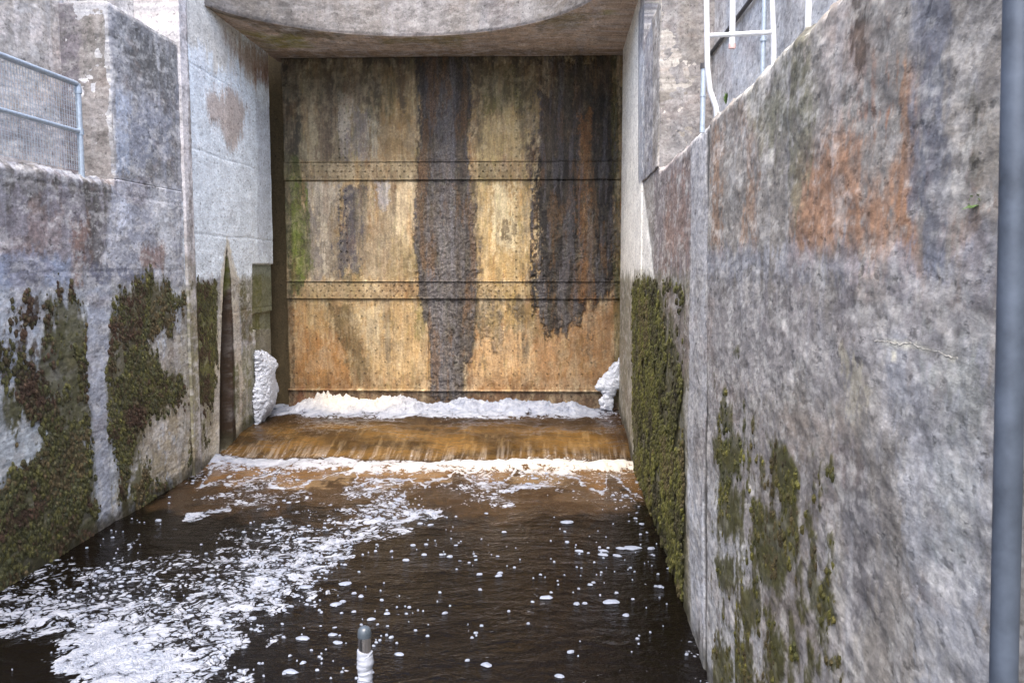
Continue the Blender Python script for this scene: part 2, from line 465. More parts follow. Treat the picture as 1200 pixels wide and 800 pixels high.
# far left wall
SL.add([(213, -120), (340, 60), (322, 320), (216, 330)], (222, 232, 244), .97, .06, .05, kind='clean')
SL.add([(218, -60), (300, 55), (318, 78), (300, 100), (218, 60)], (196, 192, 186), .8, .15, .3)
SL.add([(240, 108), (272, 104), (290, 128), (280, 168), (270, 178), (258, 152), (244, 145)], (170, 150, 138), .75, .12, .13, streak=.6)
SL.add([(262, 40), (322, 66), (321, 96), (302, 94), (286, 84), (272, 62)], (140, 114, 94), .7, .16, .14, streak=.7)
SL.add([(298, 78), (318, 80), (314, 105), (300, 100)], (124, 86, 64), .7, .12, .1, streak=.7)
SL.add([(300, 120), (320, 120), (316, 300), (302, 300)], (186, 194, 208), .7, .05, .1, streak=1)
SL.add([(226, 60), (240, 60), (240, 110), (228, 110)], (212, 220, 232), .8, .08, .1, streak=1)
SL.add([(-400, 1200), (-300, 950), (0, 680), (125, 606), (200, 562), (262, 528), (262, 545), (125, 640), (0, 720), (-400, 1400)], (40, 38, 22), .6, .05, .06)
# wedge shaped groove with lime on both lips, and the two cut out corners
SL.add([(266, 280), (280, 330), (284, 440), (284, 520), (250, 545), (252, 430), (258, 330)], (196, 188, 172), .85, .04, .05)
SL.add([(266, 290), (271, 330), (275, 420), (277, 515), (257, 532), (258, 430), (262, 335)], (46, 32, 18), 1, .03, .02, kind='clean')
SL.add([(266, 296), (269, 330), (271, 420), (272, 515), (259, 530), (259, 430), (263, 335)], (42, 30, 16), 1, .05, 0, kind='cut')
SL.add([(274, 430), (279, 425), (281, 480), (276, 490)], (74, 82, 34), .7, .04, .05)
SL.add([(267, 300), (270, 330), (268, 370), (262, 370), (263, 330)], (82, 86, 30), .8, .03, .02)
SL.add([(296, 310), (340, 310), (340, 386), (296, 386)], (96, 98, 50), .8, .012, 0, kind='cut')
SL.add([(300, 386), (340, 386), (340, 560), (300, 560)], (120, 116, 92), .8, .012, 0, kind='cut')
# pilaster side
SL.add([(133, -5), (207, 38), (209, 214), (133, 206)], (136, 137, 141), .92, .03, .03)
SL.add([(137, 100), (205, 110), (207, 205), (140, 195)], (150, 156, 174), .6, .12, .25, streak=.8)
SL.add([(150, 40), (200, 60), (198, 120), (150, 110)], (96, 96, 94), .7, .1, .2, .42)
SL.add([(137, 110), (150, 112), (152, 200), (139, 198)], (178, 190, 212), .7, .06, .1, streak=1)

SLU = Surf(LU_ab, (204, 197, 196), 2, tone=(1.02, 1.01, .94))
SLU.add([(-300, -20), (55, 50), (48, 88), (20, 92), (-300, 60)], (158, 154, 150), .7, .08, .2)
SLU.add([(-300, -220), (70, -10), (60, 20), (-300, -60)], (172, 166, 160), .8, .15, .3)
SLU.add([(-300, 110), (82, 130), (82, 200), (-300, 180)], (186, 184, 192), .7, .1, .15)
SLU.add([(-100, 140), (50, 150), (50, 178), (-100, 160)], (168, 168, 178), .7, .08, .2, .4)
SLU.add([(70, 0), (92, 0), (92, 220), (74, 220)], (150, 148, 160), .8, .05, .05)
SLU.add([(130, -80), (210, -60), (210, 60), (140, 20)], (206, 206, 212), .8, .1, .1)
SLU.add([(160, -80), (178, -80), (180, 40), (160, 30)], (150, 152, 160), .7, .08, .2, streak=1)
SLU.add([(186, -80), (192, -80), (194, 44), (186, 40)], (160, 162, 170), .7, .08, .2, streak=1)

SPF = Surf(PF_ab, (184, 178, 178), 3, 'concrete', .50, (.98, 1.0, .97))
SPF.add([(70, -10), (98, -10), (96, 220), (76, 220)], (146, 140, 152), .8, .04, .05, streak=1)
SPF.add([(100, 20), (130, 20), (130, 80), (100, 80)], (140, 138, 136), .6, .08, .15, .42)
SPF.add([(762, -20), (775, -20), (775, 200), (762, 200)], (150, 150, 158), .6, .04, .06)
SPF.add([(775, -20), (800, -20), (800, 180), (775, 180)], (160, 158, 162), .8, .1, .2)
SPF.add([(800, -20), (830, -20), (830, 80), (800, 80)], (180, 172, 164), .6, .08, .15)

SR = Surf(R_ab, (148, 144, 142), 4, tone=(.95, .945, .865))
SR.add([(700, -200), (750, -200), (750, 200), (766, 330), (733, 332), (700, 330)], (244, 244, 244), .97, .05, .02, kind='clean')
SR.add([(748, 15), (764, -10), (764, 205), (748, 215)], (136, 138, 150), .95, .03, .02)
SR.add([(749, 60), (755, 60), (755, 200), (749, 210)], (180, 188, 205), .7, .06, .05)
SR.add([(765, 195), (808, 152), (808, 335), (764, 330)], (136, 128, 132), .9, .1, .1)
SR.add([(778, 220), (806, 190), (806, 320), (775, 325)], (150, 118, 102), .5, .15, .3, .42, streak=.8)
SR.add([(700, 322), (810, 322), (812, 900), (700, 900)], (138, 134, 118), .9, .08, .1)
SR.add([(835, 138), (852, 142), (852, 300), (836, 292)], (158, 126, 102), .7, .06, .14, .42, streak=.8)
SR.add([(872, 120), (896, 110), (892, 285), (874, 285)], (158, 126, 102), .65, .06, .14, .42, streak=.8)
SR.add([(940, 190), (1000, 182), (1088, 180), (1088, 325), (1040, 332), (990, 300), (940, 305)], (178, 132, 98), .75, .16, .12, .34, streak=.1)
SR.add([(1058, 95), (1086, 90), (1086, 325), (1060, 320)], (166, 126, 96), .7, .06, .12, .42, streak=.8)
SR.add([(1010, 60), (1040, 50), (1045, 150), (1015, 160)], (165, 118, 92), .5, .06, .12, .42, streak=.8)
SR.add([(870, 100), (960, 30), (968, 130), (940, 230), (885, 160)], (122, 122, 104), .75, .1, .2, .42)
SR.add([(925, 60), (960, 30), (950, 100), (930, 110)], (90, 88, 72), .6, .08, .16, .45)
SR.add([(958, 40), (1012, 10), (1032, 90), (975, 125)], (186, 178, 178), .7, .06, .15, .42)
SR.add([(1006, -60), (1026, -60), (1034, 92), (1014, 84)], (68, 60, 52), .85, .03, .08, .46, streak=.9)
SR.add([(1088, -80), (1126, -80), (1130, 335), (1086, 335)], (112, 116, 130), .85, .05, .08, streak=.9)
SR.add([(1128, 60), (1170, 60), (1170, 350), (1130, 260)], (164, 158, 150), .6, .05, .1, .42)
SR.add([(1140, 110), (1152, 110), (1150, 220), (1140, 210)], (80, 78, 66), .7, .02, .06, .42)
SR.add([(1120, 250), (1175, 255), (1175, 390), (1125, 370)], (150, 128, 120), .6, .05, .1, .42)
SR.add([(832, 318), (1170, 335), (1170, 350), (832, 326)], (118, 120, 130), .6, .03, .05)
SR.add([(832, 295), (1170, 300), (1170, 333), (832, 318)], (170, 176, 194), .55, .05, .08)
SR.add([(832, 330), (1170, 350), (1165, 500), (1000, 480), (832, 450)], (152, 150, 156), .7, .1, .15)
SR.add([(900, 340), (1170, 350), (1165, 400), (1040, 400), (900, 370)], (122, 116, 120), .6, .08, .2, .42)
SR.add([(1000, 415), (1042, 415), (1032, 535), (1000, 510)], (186, 180, 164), .7, .05, .12, .42)
SR.add([(985, 520), (1042, 520), (1052, 700), (1000, 780)], (122, 122, 132), .6, .06, .12, streak=.8)
SR.add([(1055, 430), (1168, 440), (1162, 900), (1090, 900)], (166, 170, 182), .75, .08, .15, streak=.7)
SR.add([(1110, 470), (1150, 470), (1150, 640), (1115, 640)], (176, 182, 186), .6, .06, .12, .42)
SR.add([(1090, 400), (1165, 400), (1165, 480), (1100, 470)], (150, 154, 146), .6, .06, .12, .45)
SR.add([(832, 450), (900, 480), (990, 560), (1000, 900), (832, 900)], (150, 147, 152), .7, .08, .15)
SR.add([(832, 560), (870, 600), (905, 700), (915, 900), (832, 900)], (184, 188, 198), .75, .05, .14, .42, streak=.8)
SR.add([(870, 500), (960, 540), (970, 800), (900, 850)], (118, 108, 100), .6, .06, .16, .42, streak=.7)
SR.add([(807, 158), (829, 137), (831, 900), (818, 900), (806, 600)], (180, 181, 190), .9, .04, .02)
SR.add([(806, 560), (830, 560), (831, 900), (815, 900)], (198, 204, 220), .8, .1, .06)
SR.add([(812, 300), (822, 300), (822, 600), (812, 600)], (150, 148, 150), .5, .06, .08, .42, streak=.9)
mr = (74, 72, 40)
SR.add([(741, 330), (768, 324), (802, 332), (800, 440), (804, 600), (806, 690), (808, 800), (775, 710), (745, 600), (741, 480)], mr, .95, .06, .08, kind='moss')
SR.add([(770, 330), (804, 330), (804, 420), (792, 440), (785, 380)], (150, 140, 138), .7, .1, .2, .46, 'nomoss')
for q in ([(838, 512), (868, 516), (874, 560), (850, 566)], [(846, 560), (872, 570), (876, 625), (856, 640), (846, 600)],
          [(904, 510), (925, 512), (942, 560), (940, 600), (915, 570)], [(840, 650), (866, 652), (864, 690), (846, 690)],
          [(884, 575), (912, 600), (930, 640), (926, 700), (900, 690), (890, 640)], [(952, 678), (986, 670), (992, 742), (970, 740), (955, 715)],
          [(838, 750), (860, 752), (862, 830), (840, 830)], [(866, 758), (888, 760), (888, 830), (868, 830)],
          [(874, 690), (892, 690), (896, 735), (878, 735)], [(905, 735), (930, 740), (926, 800), (908, 800)], [(955, 765), (972, 765), (972, 795), (957, 795)],
          [(976, 765), (990, 765), (990, 790), (977, 790)], [(850, 478), (862, 478), (862, 500), (852, 500)], [(958, 650), (970, 650), (970, 668), (958, 668)],
          [(918, 600), (940, 600), (944, 655), (924, 650)], [(862, 405), (872, 405), (872, 418), (862, 418)], [(966, 720), (978, 722), (976, 746), (966, 745)]):
    SR.add(q, (70, 70, 32), .95, .03, .055, .0, 'moss', .2)
SR.add([(838, 440), (985, 540), (1000, 900), (838, 900)], (74, 72, 34), .95, .02, .05, .70, 'moss')
SR.add([(1040, 398), (1062, 402), (1085, 404), (1105, 412), (1130, 420), (1129, 423), (1104, 415), (1084, 407), (1062, 405), (1040, 401)], (230, 226, 210), 1, .012, .006)
SR.add([(1053, 412), (1059, 412), (1060, 422), (1054, 422)], (235, 230, 205), 1, .012, .0)
SR.add([(1046, 684), (1060, 688), (1078, 702), (1076, 704), (1058, 691), (1046, 687)], (205, 205, 205), .8, .006, .01)
SR.add([(828, 130), (832, 130), (832, 1100), (828.5, 1100)], (72, 70, 68), .9, .012, .0, kind='cut')

SRU = Surf(RU_ab, (184, 187, 196), 5, 'concrete', .90, (1.0, 1.01, .95))
SRU.add([(822, -40), (850, -40), (850, 120), (822, 130)], (180, 178, 180), .7, .15, .2)
SRU.add([(905, -20), (960, -40), (955, 30), (905, 60)], (160, 158, 160), .7, .2, .3, .4)

SG = Surf(G_ab, (176, 150, 106), 6, 'gate')
def g(poly, rgb, a=.85, soft=.07, warp=.14, br=0.0, kind='col', streak=.8): SG.add(poly, rgb, a, soft, warp, br, kind, streak)
g([(320, 60), (500, 60), (500, 195), (320, 195)], (140, 130, 100))
g([(350, 90), (378, 90), (378, 190), (352, 190)], (168, 156, 126))
g([(372, 78), (430, 76), (436, 120), (400, 130), (400, 188), (376, 188)], (108, 90, 70), .8)
g([(398, 112), (414, 112), (412, 170), (404, 182), (396, 160)], (205, 196, 178), .85, .04, .08)
g([(414, 130), (432, 128), (434, 188), (406, 188)], (128, 122, 120), .8, .05)
g([(434, 140), (446, 140), (446, 188), (434, 188)], (178, 172, 150), .7, .05)
g([(444, 80), (490, 80), (490, 190), (446, 190)], (152, 124, 76), .8)
g([(432, 78), (452, 78), (450, 130), (436, 130)], (92, 88, 48), .6)
g([(548, 66), (642, 66), (640, 192), (552, 192)], (140, 120, 78))
g([(562, 76), (612, 70), (618, 128), (566, 142)], (104, 98, 44), .8)
g([(566, 136), (600, 126), (626, 160), (624, 192), (560, 192)], (196, 174, 122), .85)
g([(632, 66), (724, 66), (724, 195), (622, 195)], (104, 86, 70), .9)
g([(690, 80), (716, 80), (716, 130), (692, 130)], (110, 86, 58), .5)
g([(648, 86), (676, 84), (674, 140), (662, 148), (650, 130)], (46, 54, 24), .85, .05)
g([(358, 212), (404, 212), (400, 250), (388, 326), (362, 326)], (200, 190, 170), .85)
g([(358, 240), (370, 240), (380, 326), (360, 326)], (104, 98, 96), .7, .05)
g([(380, 235), (398, 230), (402, 322), (384, 322)], (140, 128, 108), .8, .05)
g([(398, 218), (434, 218), (430, 300), (420, 318), (394, 318)], (78, 76, 82), .95, .05, .1)
g([(430, 225), (470, 222), (472, 326), (424, 326)], (156, 140, 112), .8)
g([(440, 212), (456, 212), (454, 235), (442, 240)], (200, 200, 205), .6, .04)
g([(464, 216), (488, 214), (486, 300), (468, 290)], (222, 200, 160), .85, .05)
g([(458, 280), (490, 285), (490, 330), (455, 330)], (150, 130, 86), .7)
g([(556, 210), (628, 210), (628, 326), (556, 328)], (196, 168, 112), .9)
g([(572, 214), (602, 214), (598, 285), (580, 290)], (236, 220, 176), .85, .05)
g([(612, 230), (624, 230), (622, 290), (614, 290)], (222, 200, 150), .7, .04)
g([(546, 190), (560, 190), (560, 335), (548, 335)], (104, 84, 50), .7, .04)
g([(586, 262), (594, 258), (592, 278), (586, 276)], (100, 82, 40), .8, .03)
g([(352, 190), (495, 190), (495, 212), (352, 212)], (150, 134, 100), .75, .02, .04)
g([(552, 190), (630, 190), (630, 212), (552, 212)], (146, 128, 88), .75, .02, .04)
g([(345, 331), (455, 331), (455, 351), (345, 351)], (180, 156, 114), .85, .02, .04)
g([(450, 331), (495, 331), (495, 351), (450, 351)], (130, 100, 60), .8, .03, .06)
g([(545, 331), (625, 331), (625, 351), (545, 351)], (172, 144, 90), .8, .03, .05)
g([(672, 331), (724, 331), (724, 351), (672, 351)], (140, 106, 66), .8, .03, .05)
g([(334, 352), (502, 352), (502, 458), (334, 458)], (186, 158, 110), .9)
g([(336, 356), (372, 360), (402, 400), (420, 460), (336, 460)], (168, 122, 66), .9)
g([(345, 345), (372, 350), (385, 400), (350, 390)], (190, 160, 110), .6)
g([(378, 352), (410, 362), (426, 400), (440, 455), (420, 455), (404, 415)], (104, 84, 44), .85, .05, .1, streak=.3)
g([(420, 360), (445, 358), (450, 420), (430, 420)], (200, 182, 144), .75)
g([(484, 360), (502, 356), (502, 400), (488, 395)], (130, 118, 56), .7)
g([(440, 410), (500, 405), (500, 456), (440, 456)], (192, 162, 114), .7)
g([(546, 352), (724, 352), (724, 458), (546, 458)], (158, 118, 72), .9)
g([(556, 380), (622, 376), (630, 445), (556, 452)], (202, 168, 120), .85)
g([(560, 352), (630, 352), (628, 385), (562, 385)], (178, 152, 96), .8)
g([(628, 380), (660, 390), (656, 450), (632, 450)], (176, 136, 90), .6)
g([(545, 352), (568, 352), (560, 410), (548, 412)], (84, 76, 56), .85, .05)
g([(600, 355), (625, 355), (650, 392), (618, 410), (605, 385)], (120, 98, 50), .7, .06, .14, .42)
g([(334, 440), (724, 440), (724, 457), (334, 457)], (120, 86, 48), .5, .08, .1)
g([(334, 457.5), (724, 457.5), (724, 500), (334, 500)], (86, 60, 34), .95, .01, .02)
g([(345, 460), (395, 460), (395, 480), (345, 480)], (120, 66, 26), .7, .05)
g([(320, 60), (724, 58), (724, 112), (320, 118)], (84, 76, 50), .6, .25, .2)
g([(334, 60), (350, 60), (356, 190), (340, 200)], (60, 56, 34), .7, .08, .1)
for q in ((366, 70, 120, 9), (388, 70, 185, 7), (440, 66, 150, 9), (470, 66, 130, 10), (560, 66, 175, 9), (584, 70, 120, 8), (612, 66, 186, 11), (420, 212, 290, 8), (556, 212, 330, 6), (618, 212, 330, 8), (452, 352, 420, 7), (566, 352, 440, 8), (612, 350, 420, 9), (690, 352, 430, 10)):
    g([(q[0]-q[3]*.6, q[1]), (q[0]+q[3]*.6, q[1]), (q[0]+q[3]*.4, q[2]), (q[0]-q[3]*.3, q[2]-12)], (70, 60, 44), .62, .05, .09, .30)
g([(488, 60), (550, 60), (556, 330), (556, 400), (546, 430), (546, 470), (504, 470), (504, 400), (490, 330)], (60, 57, 58), .95, .05, .07, kind='rough')
g([(506, 90), (530, 90), (534, 460), (510, 460)], (116, 114, 116), .6, .06, .12, .42)
g([(630, 110), (724, 90), (724, 350), (690, 352), (676, 380), (640, 392), (624, 340)], (34, 30, 28), .80, .06, .12, .12, kind='rough')
g([(628, 180), (682, 180), (680, 360), (668, 395), (640, 395), (624, 360)], (24, 21, 20), .95, .05, .1, kind='rough')
g([(640, 66), (720, 66), (722, 130), (690, 190), (640, 190)], (58, 50, 42), .75, .06, .12, .30, kind='rough')
g([(690, 110), (722, 110), (722, 350), (702, 345), (694, 300)], (28, 25, 24), .95, .05, .08, kind='rough')
g([(676, 130), (692, 130), (692, 350), (678, 350)], (150, 104, 52), .6, .04, .08, .4)
g([(556, 330), (600, 360), (590, 410), (556, 395)], (96, 84, 50), .5, .05, .1, .45, kind='rough')
g([(326, 60), (346, 66), (352, 185), (334, 200)], (54, 48, 34), .85, .05, .08)
g([(334, 180), (356, 186), (364, 320), (346, 345), (334, 352)], (80, 88, 32), .95, .04, .06)
g([(336, 200), (354, 215), (358, 320), (340, 335)], (118, 132, 40), .8, .05, .1, .46)
g([(340, 66), (720, 62), (720, 72), (340, 78)], (60, 54, 36), .8, .04, .08)
g([(328, 60), (338, 60), (346, 470), (330, 470)], (50, 44, 26), .7, .03, .03)
g([(716, 62), (724, 62), (730, 470), (720, 470)], (90, 88, 40), .7, .02, .03)

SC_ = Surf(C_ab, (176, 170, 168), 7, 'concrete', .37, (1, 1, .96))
SC_.add([(230, -60), (330, -60), (330, 40), (230, 20)], (150, 144, 138), .7, .1, .2, .4)
SC_.add([(330, -60), (352, -60), (352, 50), (330, 40)], (140, 138, 140), .5, .1, .2, streak=1)
SC_.add([(452, -60), (520, -60), (520, 60), (452, 60)], (196, 194, 200), .5, .1, .2, streak=1)
SC_.add([(560, -60), (600, -60), (600, 60), (560, 60)], (150, 150, 158), .6, .1, .2, streak=1)
SC_.add([(600, -60), (640, -60), (640, 50), (600, 50)], (202, 200, 200), .6, .1, .2, streak=1)
SC_.add([(640, -60), (720, -60), (720, 30), (640, 40)], (150, 140, 130), .7, .1, .2)
SS = Surf(S_ab, (196, 176, 156), 8)
SS.add([(235, -2), (330, 30), (400, 40), (400, 48), (330, 40), (240, 12)], (96, 88, 62), .8, .15, .2)
SS.add([(280, 36), (360, 48), (360, 56), (300, 56)], (150, 146, 66), .8, .15, .3, streak=.2)
SS.add([(440, 44), (560, 42), (560, 50), (440, 52)], (136, 128, 80), .7, .15, .3, streak=.2)
SS.add([(640, 25), (700, 4), (708, 20), (650, 40)], (130, 120, 84), .7, .15, .3, streak=.2)
SS.add([(705, 12), (722, 12), (722, 18), (706, 18)], (120, 130, 36), .8, .06, .06)
SS.add([(300, 60), (724, 58), (724, 64), (310, 72)], (140, 120, 96), .7, .08, .1)

# ------------------------------------------------------------------ concrete walls
def base_depth(A, B, amp=.012):
    return (fbm(A*3+3, B*3, 4)-.5)*amp*2 + (fbm(A*13, B*20, 4, .65)-.5)*amp*.9
def plain(A, B, moss, rough, cut): return base_depth(A, B)
def left_place(x0):
    return lambda A, B, D: (x0+D, A, B)
def right_place(A, B, D): return (XR(A)-D, A, B)
def ragged(top, amp=.05):
    def f(A, B):
        k = sstep(top-.35, top, B)
        return A, B + (A < PY0)*k*(fbm(A*5, A*0+3.3, 5, .65)-.55)*amp*2.2
    return f
def crumbly(top, e=.06):
    def f(A, B, moss, rough, cut):
        d = base_depth(A, B)
        d = d - (A < PY0-.05)*sstep(top-e*1.8, top, B)**2*(.03+.07*fbm(A*9, B*9, 4))
        return d + moss*.008*fbm(A*14, B*9, 3)
    return f

lw = empty('channel_wall', 'mossy grey concrete wall on the left of the channel, with a railing on its ledge', 'wall')
def lw_depth(A, B, moss, rough, cut):
    d = crumbly(LEDGE)(A, B, moss, rough, cut)
    groove = sstep(.0, .02, B-3.36)*0
    return d - .004*sstep(.985, .995, np.sin(B*2*math.pi/.95)) + groove
a = np.concatenate([spaced(-4, 6.5, .12)[:-1], spaced(6.5, PY1, .016)])
sheet('lower_wall', a, spaced(-.9, LEDGE, .016), left_place(XL), lw_depth, SL, M_CON, lw, 1.0, extra_ab=ragged(LEDGE))
def far_depth(A, B, moss, rough, cut):
    d = base_depth(A, B, .008)
    for zz in (2.35, 3.62, 4.9, 6.15):
        d = d - .008*np.exp(-((B-zz-.01*np.sin(A*3))/.012)**2)
    corner = (A > 15.0) & (cut > .5)
    d = d - np.where(corner, np.where(B > 2.25, .05, .09), cut*.16)
    return d + moss*.008*fbm(A*14, B*9, 3) - .03*sstep(WE-.05, WE, A)
sheet('far_wall', spaced(PY1+.30, WE, .016), spaced(-.9, TOPZ, .018), left_place(XL), far_depth, SL, M_CON, lw, 1.0)
def rib_depth(A, B, moss, rough, cut): return base_depth(A, B, .01)
SRIB = Surf(L_ab, (206, 204, 204), 9)
SRIB.add([(216, -100), (221, -100), (224, 340), (219, 340)], (120, 116, 112), .8, .03, .05, .3)
SRIB.add([(190, 300), (240, 300), (240, 600), (190, 600)], (160, 156, 145), .8, .1, .1)
SRIB.add([(205, 330), (230, 330), (230, 600), (205, 600)], (120, 116, 70), .7, .05, .1, .42)
sheet('joint_strip', spaced(PY1+.005, PY1+.295, .02), spaced(-.9, TOPZ, .03), left_place(XL+.035), rib_depth, SRIB, M_CON, lw, .8)
def pil_depth(A, B, moss, rough, cut):
    return base_depth(A, B, .014) - .03*sstep(PY0+.05, PY0, A)*fbm(A*3, B*9, 4) - .02*sstep(PTOP-.06, PTOP, B)
pl = sheet('pilaster', spaced(PY0, PY1, .018), spaced(LEDGE+.002, PTOP, .018), left_place(XL-.004), pil_depth, SL, M_CON, lw, .55)
sheet('pilaster_front', spaced(XLU-.05, XL-.02, .016), spaced(LEDGE-.02, PTOP-.02, .018), lambda A, B, D: (A, PY0-.004-D, B),
      lambda A, B, m, r, c: base_depth(A, B, .014)-.03*sstep(XL-.08, XL-.02, A)*fbm(A*3, B*9, 4), SPF, M_CON, pl, .3)
sheet('upper_wall', np.concatenate([spaced(-4, 6.5, .12)[:-1], spaced(6.5, PY1+.3, .02)]), spaced(LEDGE-.25, TOPZ, .022), left_place(XLU), plain, SLU, M_CON, lw, .6)

rw = empty('channel_wall', 'rust stained grey concrete wall on the right of the channel, beside the grey pipe', 'wall')
JY = R_ab(830, 400)[0]; JY2 = R_ab(807, 400)[0]
def rw_depth(A, B, moss, rough, cut):
    d = crumbly(LEDGER)(A, B, moss, rough, cut)
    d = d + .025*sstep(JY+.01, JY-.01, A) - .018*cut
    d = d - .02*sstep(JY2-.02, JY2+.02, A)
    d = d + (fbm(A*4, B*7, 4)-.5)*.012*sstep(JY, JY-.3, A)
    return d
a = np.concatenate([spaced(-4, 1.6, .1)[:-1], 1.6*np.exp(np.linspace(0, math.log(PY1/1.6), 640))])
o = sheet('lower_wall', a, np.concatenate([spaced(-.9, .0, .03)[:-1], spaced(0, LEDGER, .0125)]), right_place, rw_depth, SR, M_CON, rw, .95, True, extra_ab=ragged(LEDGER, .04))
def rfar_depth(A, B, moss, rough, cut):
    d = base_depth(A, B, .006) + moss*.008*fbm(A*14, B*9, 3)
    return d - .03*sstep(WE-.06, WE, A)
sheet('far_wall', spaced(PY1+.01, WE+.03, .02), spaced(-.9, TOPZ, .02), right_place, rfar_depth, SR, M_CON, rw, .9, True)
pr_ = sheet('pilaster', spaced(PY0, PY1, .03), spaced(LEDGER+.002, PTOP, .02), lambda A, B, D: (XR(A)+.004-D, A, B), pil_depth, SR, M_CON, rw, .5, True)
sheet('pilaster_front', spaced(XR(PY0)+.02, XRU+.05, .016), spaced(LEDGER-.02, PTOP-.02, .018), lambda A, B, D: (A, PY0-.004-D, B),
      lambda A, B, m, r, c: base_depth(A, B, .014), SPF, M_CON, pr_, .3)
sheet('upper_wall', np.concatenate([spaced(-4, 3, .12)[:-1], spaced(3, PY1+.3, .025)]), spaced(LEDGER-.25, TOPZ, .03), lambda A, B, D: (XRU-D, A, B), plain, SRU, M_CON, rw, .6, True)

M_LIME = mat_plain('lime_seam', (.36, .35, .31), .8, .0, .3, 60, .4)
def seam(px, r):
    P = [R_ab(*q) for q in px]; pts = []
    for (a0, b0), (a1, b1) in zip(P[:-1], P[1:]):
        for t in np.linspace(0, 1, 8)[:-1]:
            aa, bb = a0+(a1-a0)*t, b0+(b1-b0)*t+random.uniform(-.0035, .0035)
            d = rw_depth(np.array([[aa]]), np.array([[bb]]), 0, 0, 0)[0, 0]
            pts.append((XR(aa)-d+.0015, aa, bb))
    MB().tube(pts, [r*random.uniform(.5, 1.2) for _ in pts], 6).build('lime_seam', M_LIME, rw)
seam([(1034, 399), (1050, 400), (1064, 404), (1078, 402), (1092, 409), (1108, 411), (1122, 418), (1134, 421)], .0036)
seam([(1044, 683), (1054, 687), (1062, 693), (1072, 698), (1080, 705)], .0022)

# ------------------------------------------------------------------ headwall over the gate, with its curved front
hw = empty('concrete_headwall', 'curved concrete headwall spanning the channel above the steel gate', 'headwall')
HC, HR, HY = -2.3, 3.29, 12.16
def arcY(x):
    dx = np.clip(x-HC, -HR, HR)
    y = HY+np.sqrt(np.maximum(HR*HR-dx*dx, 0))
    return y
xs = HC+HR*np.sin(np.linspace(-math.pi/2, math.pi/2, 260))
xs = np.concatenate([xs])
ang = np.linspace(-math.pi/2, math.pi/2, 300)
A, B = np.meshgrid(ang, spaced(SOF, TOPZ, .02), indexing='ij')
XX = HC+HR*np.sin(A)
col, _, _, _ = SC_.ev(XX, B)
D = base_depth(A*HR, B, .01) - .02*sstep(SOF+.05, SOF, B)
V = np.stack([HC+(HR-D)*np.sin(A), HY+(HR-D)*np.cos(A), B], -1)
link('curved_face', quick_mesh('curved_face', V, grid_faces(*A.shape), True, {'tint': ('FLOAT_COLOR', col), 'wet': ('FLOAT', np.zeros(A.shape))}), M_CON, hw)
# soffit sheet from the curved lip back to the gate
xx = np.concatenate([[-5.32], HC+(HR-.02)*np.sin(np.linspace(-1.0, math.pi/2, 200)), [1.2, 1.5]])
tt = np.linspace(0, 1, 120)
A, Tt = np.meshgrid(xx, tt, indexing='ij')
F0 = arcY(A)
F0 = np.where(A > HC+HR-.03, HY, F0)
BB = F0+(17.3-F0)*Tt
col, _, _, _ = SS.ev(A, BB)
V = np.stack([A, BB, SOF+(fbm(A*5, BB*5, 4)-.5)*.02*np.minimum(Tt*20, 1)], -1)
link('soffit', quick_mesh('soffit', V, grid_faces(*A.shape), True, {'tint': ('FLOAT_COLOR', col), 'wet': ('FLOAT', np.zeros(A.shape))}), M_CON, hw)
top = MB(); top.box(-6.6, 12.7, TOPZ+.003, -5.9, 18.4, TOPZ+.25); 
deck_v = [(HC+(HR+.0)*math.sin(t), HY+HR*math.cos(t)) for t in np.linspace(-math.pi/2, math.pi/2, 40)]
ring = [(-5.31, 17.6), (-5.31, 14.2)] 
pts = [(-5.3, 18.0)]+[(x, y) for x, y in deck_v if x > -5.3]+[(1.4, HY), (1.4, 18.0)]
n = len(pts)
me = quick_mesh('deck', [(x, y, TOPZ+.002) for x, y in pts]+[(x, y, TOPZ+.2) for x, y in pts],
                [tuple(range(n))[::-1], tuple(range(n, 2*n))]+[(i, (i+1) % n, n+(i+1) % n, n+i) for i in range(n)], False,
                {'tint': ('FLOAT_COLOR', np.tile(lin((170, 165, 160))*ALB, (2*n, 1)))})
link('deck', me, M_CON, hw)
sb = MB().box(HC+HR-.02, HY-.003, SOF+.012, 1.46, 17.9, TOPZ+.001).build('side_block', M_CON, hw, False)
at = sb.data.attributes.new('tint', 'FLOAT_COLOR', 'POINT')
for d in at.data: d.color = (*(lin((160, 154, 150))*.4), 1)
# concrete behind the gate slots
bw = MB()
bw.box(-6.4, 17.35, -.9, 2.6, 18.0, TOPZ); bw.box(-6.4, WE+.01, -.9, -5.95, 17.35, SOF); bw.box(1.95, WE+.04, -.9, 2.4, 17.35, SOF)
o = bw.build('slot_wall', M_CON, hw, False)
at = o.data.attributes.new('tint', 'FLOAT_COLOR', 'POINT')
for d in at.data: d.color = (*(lin((96, 84, 60))*ALB), 1)

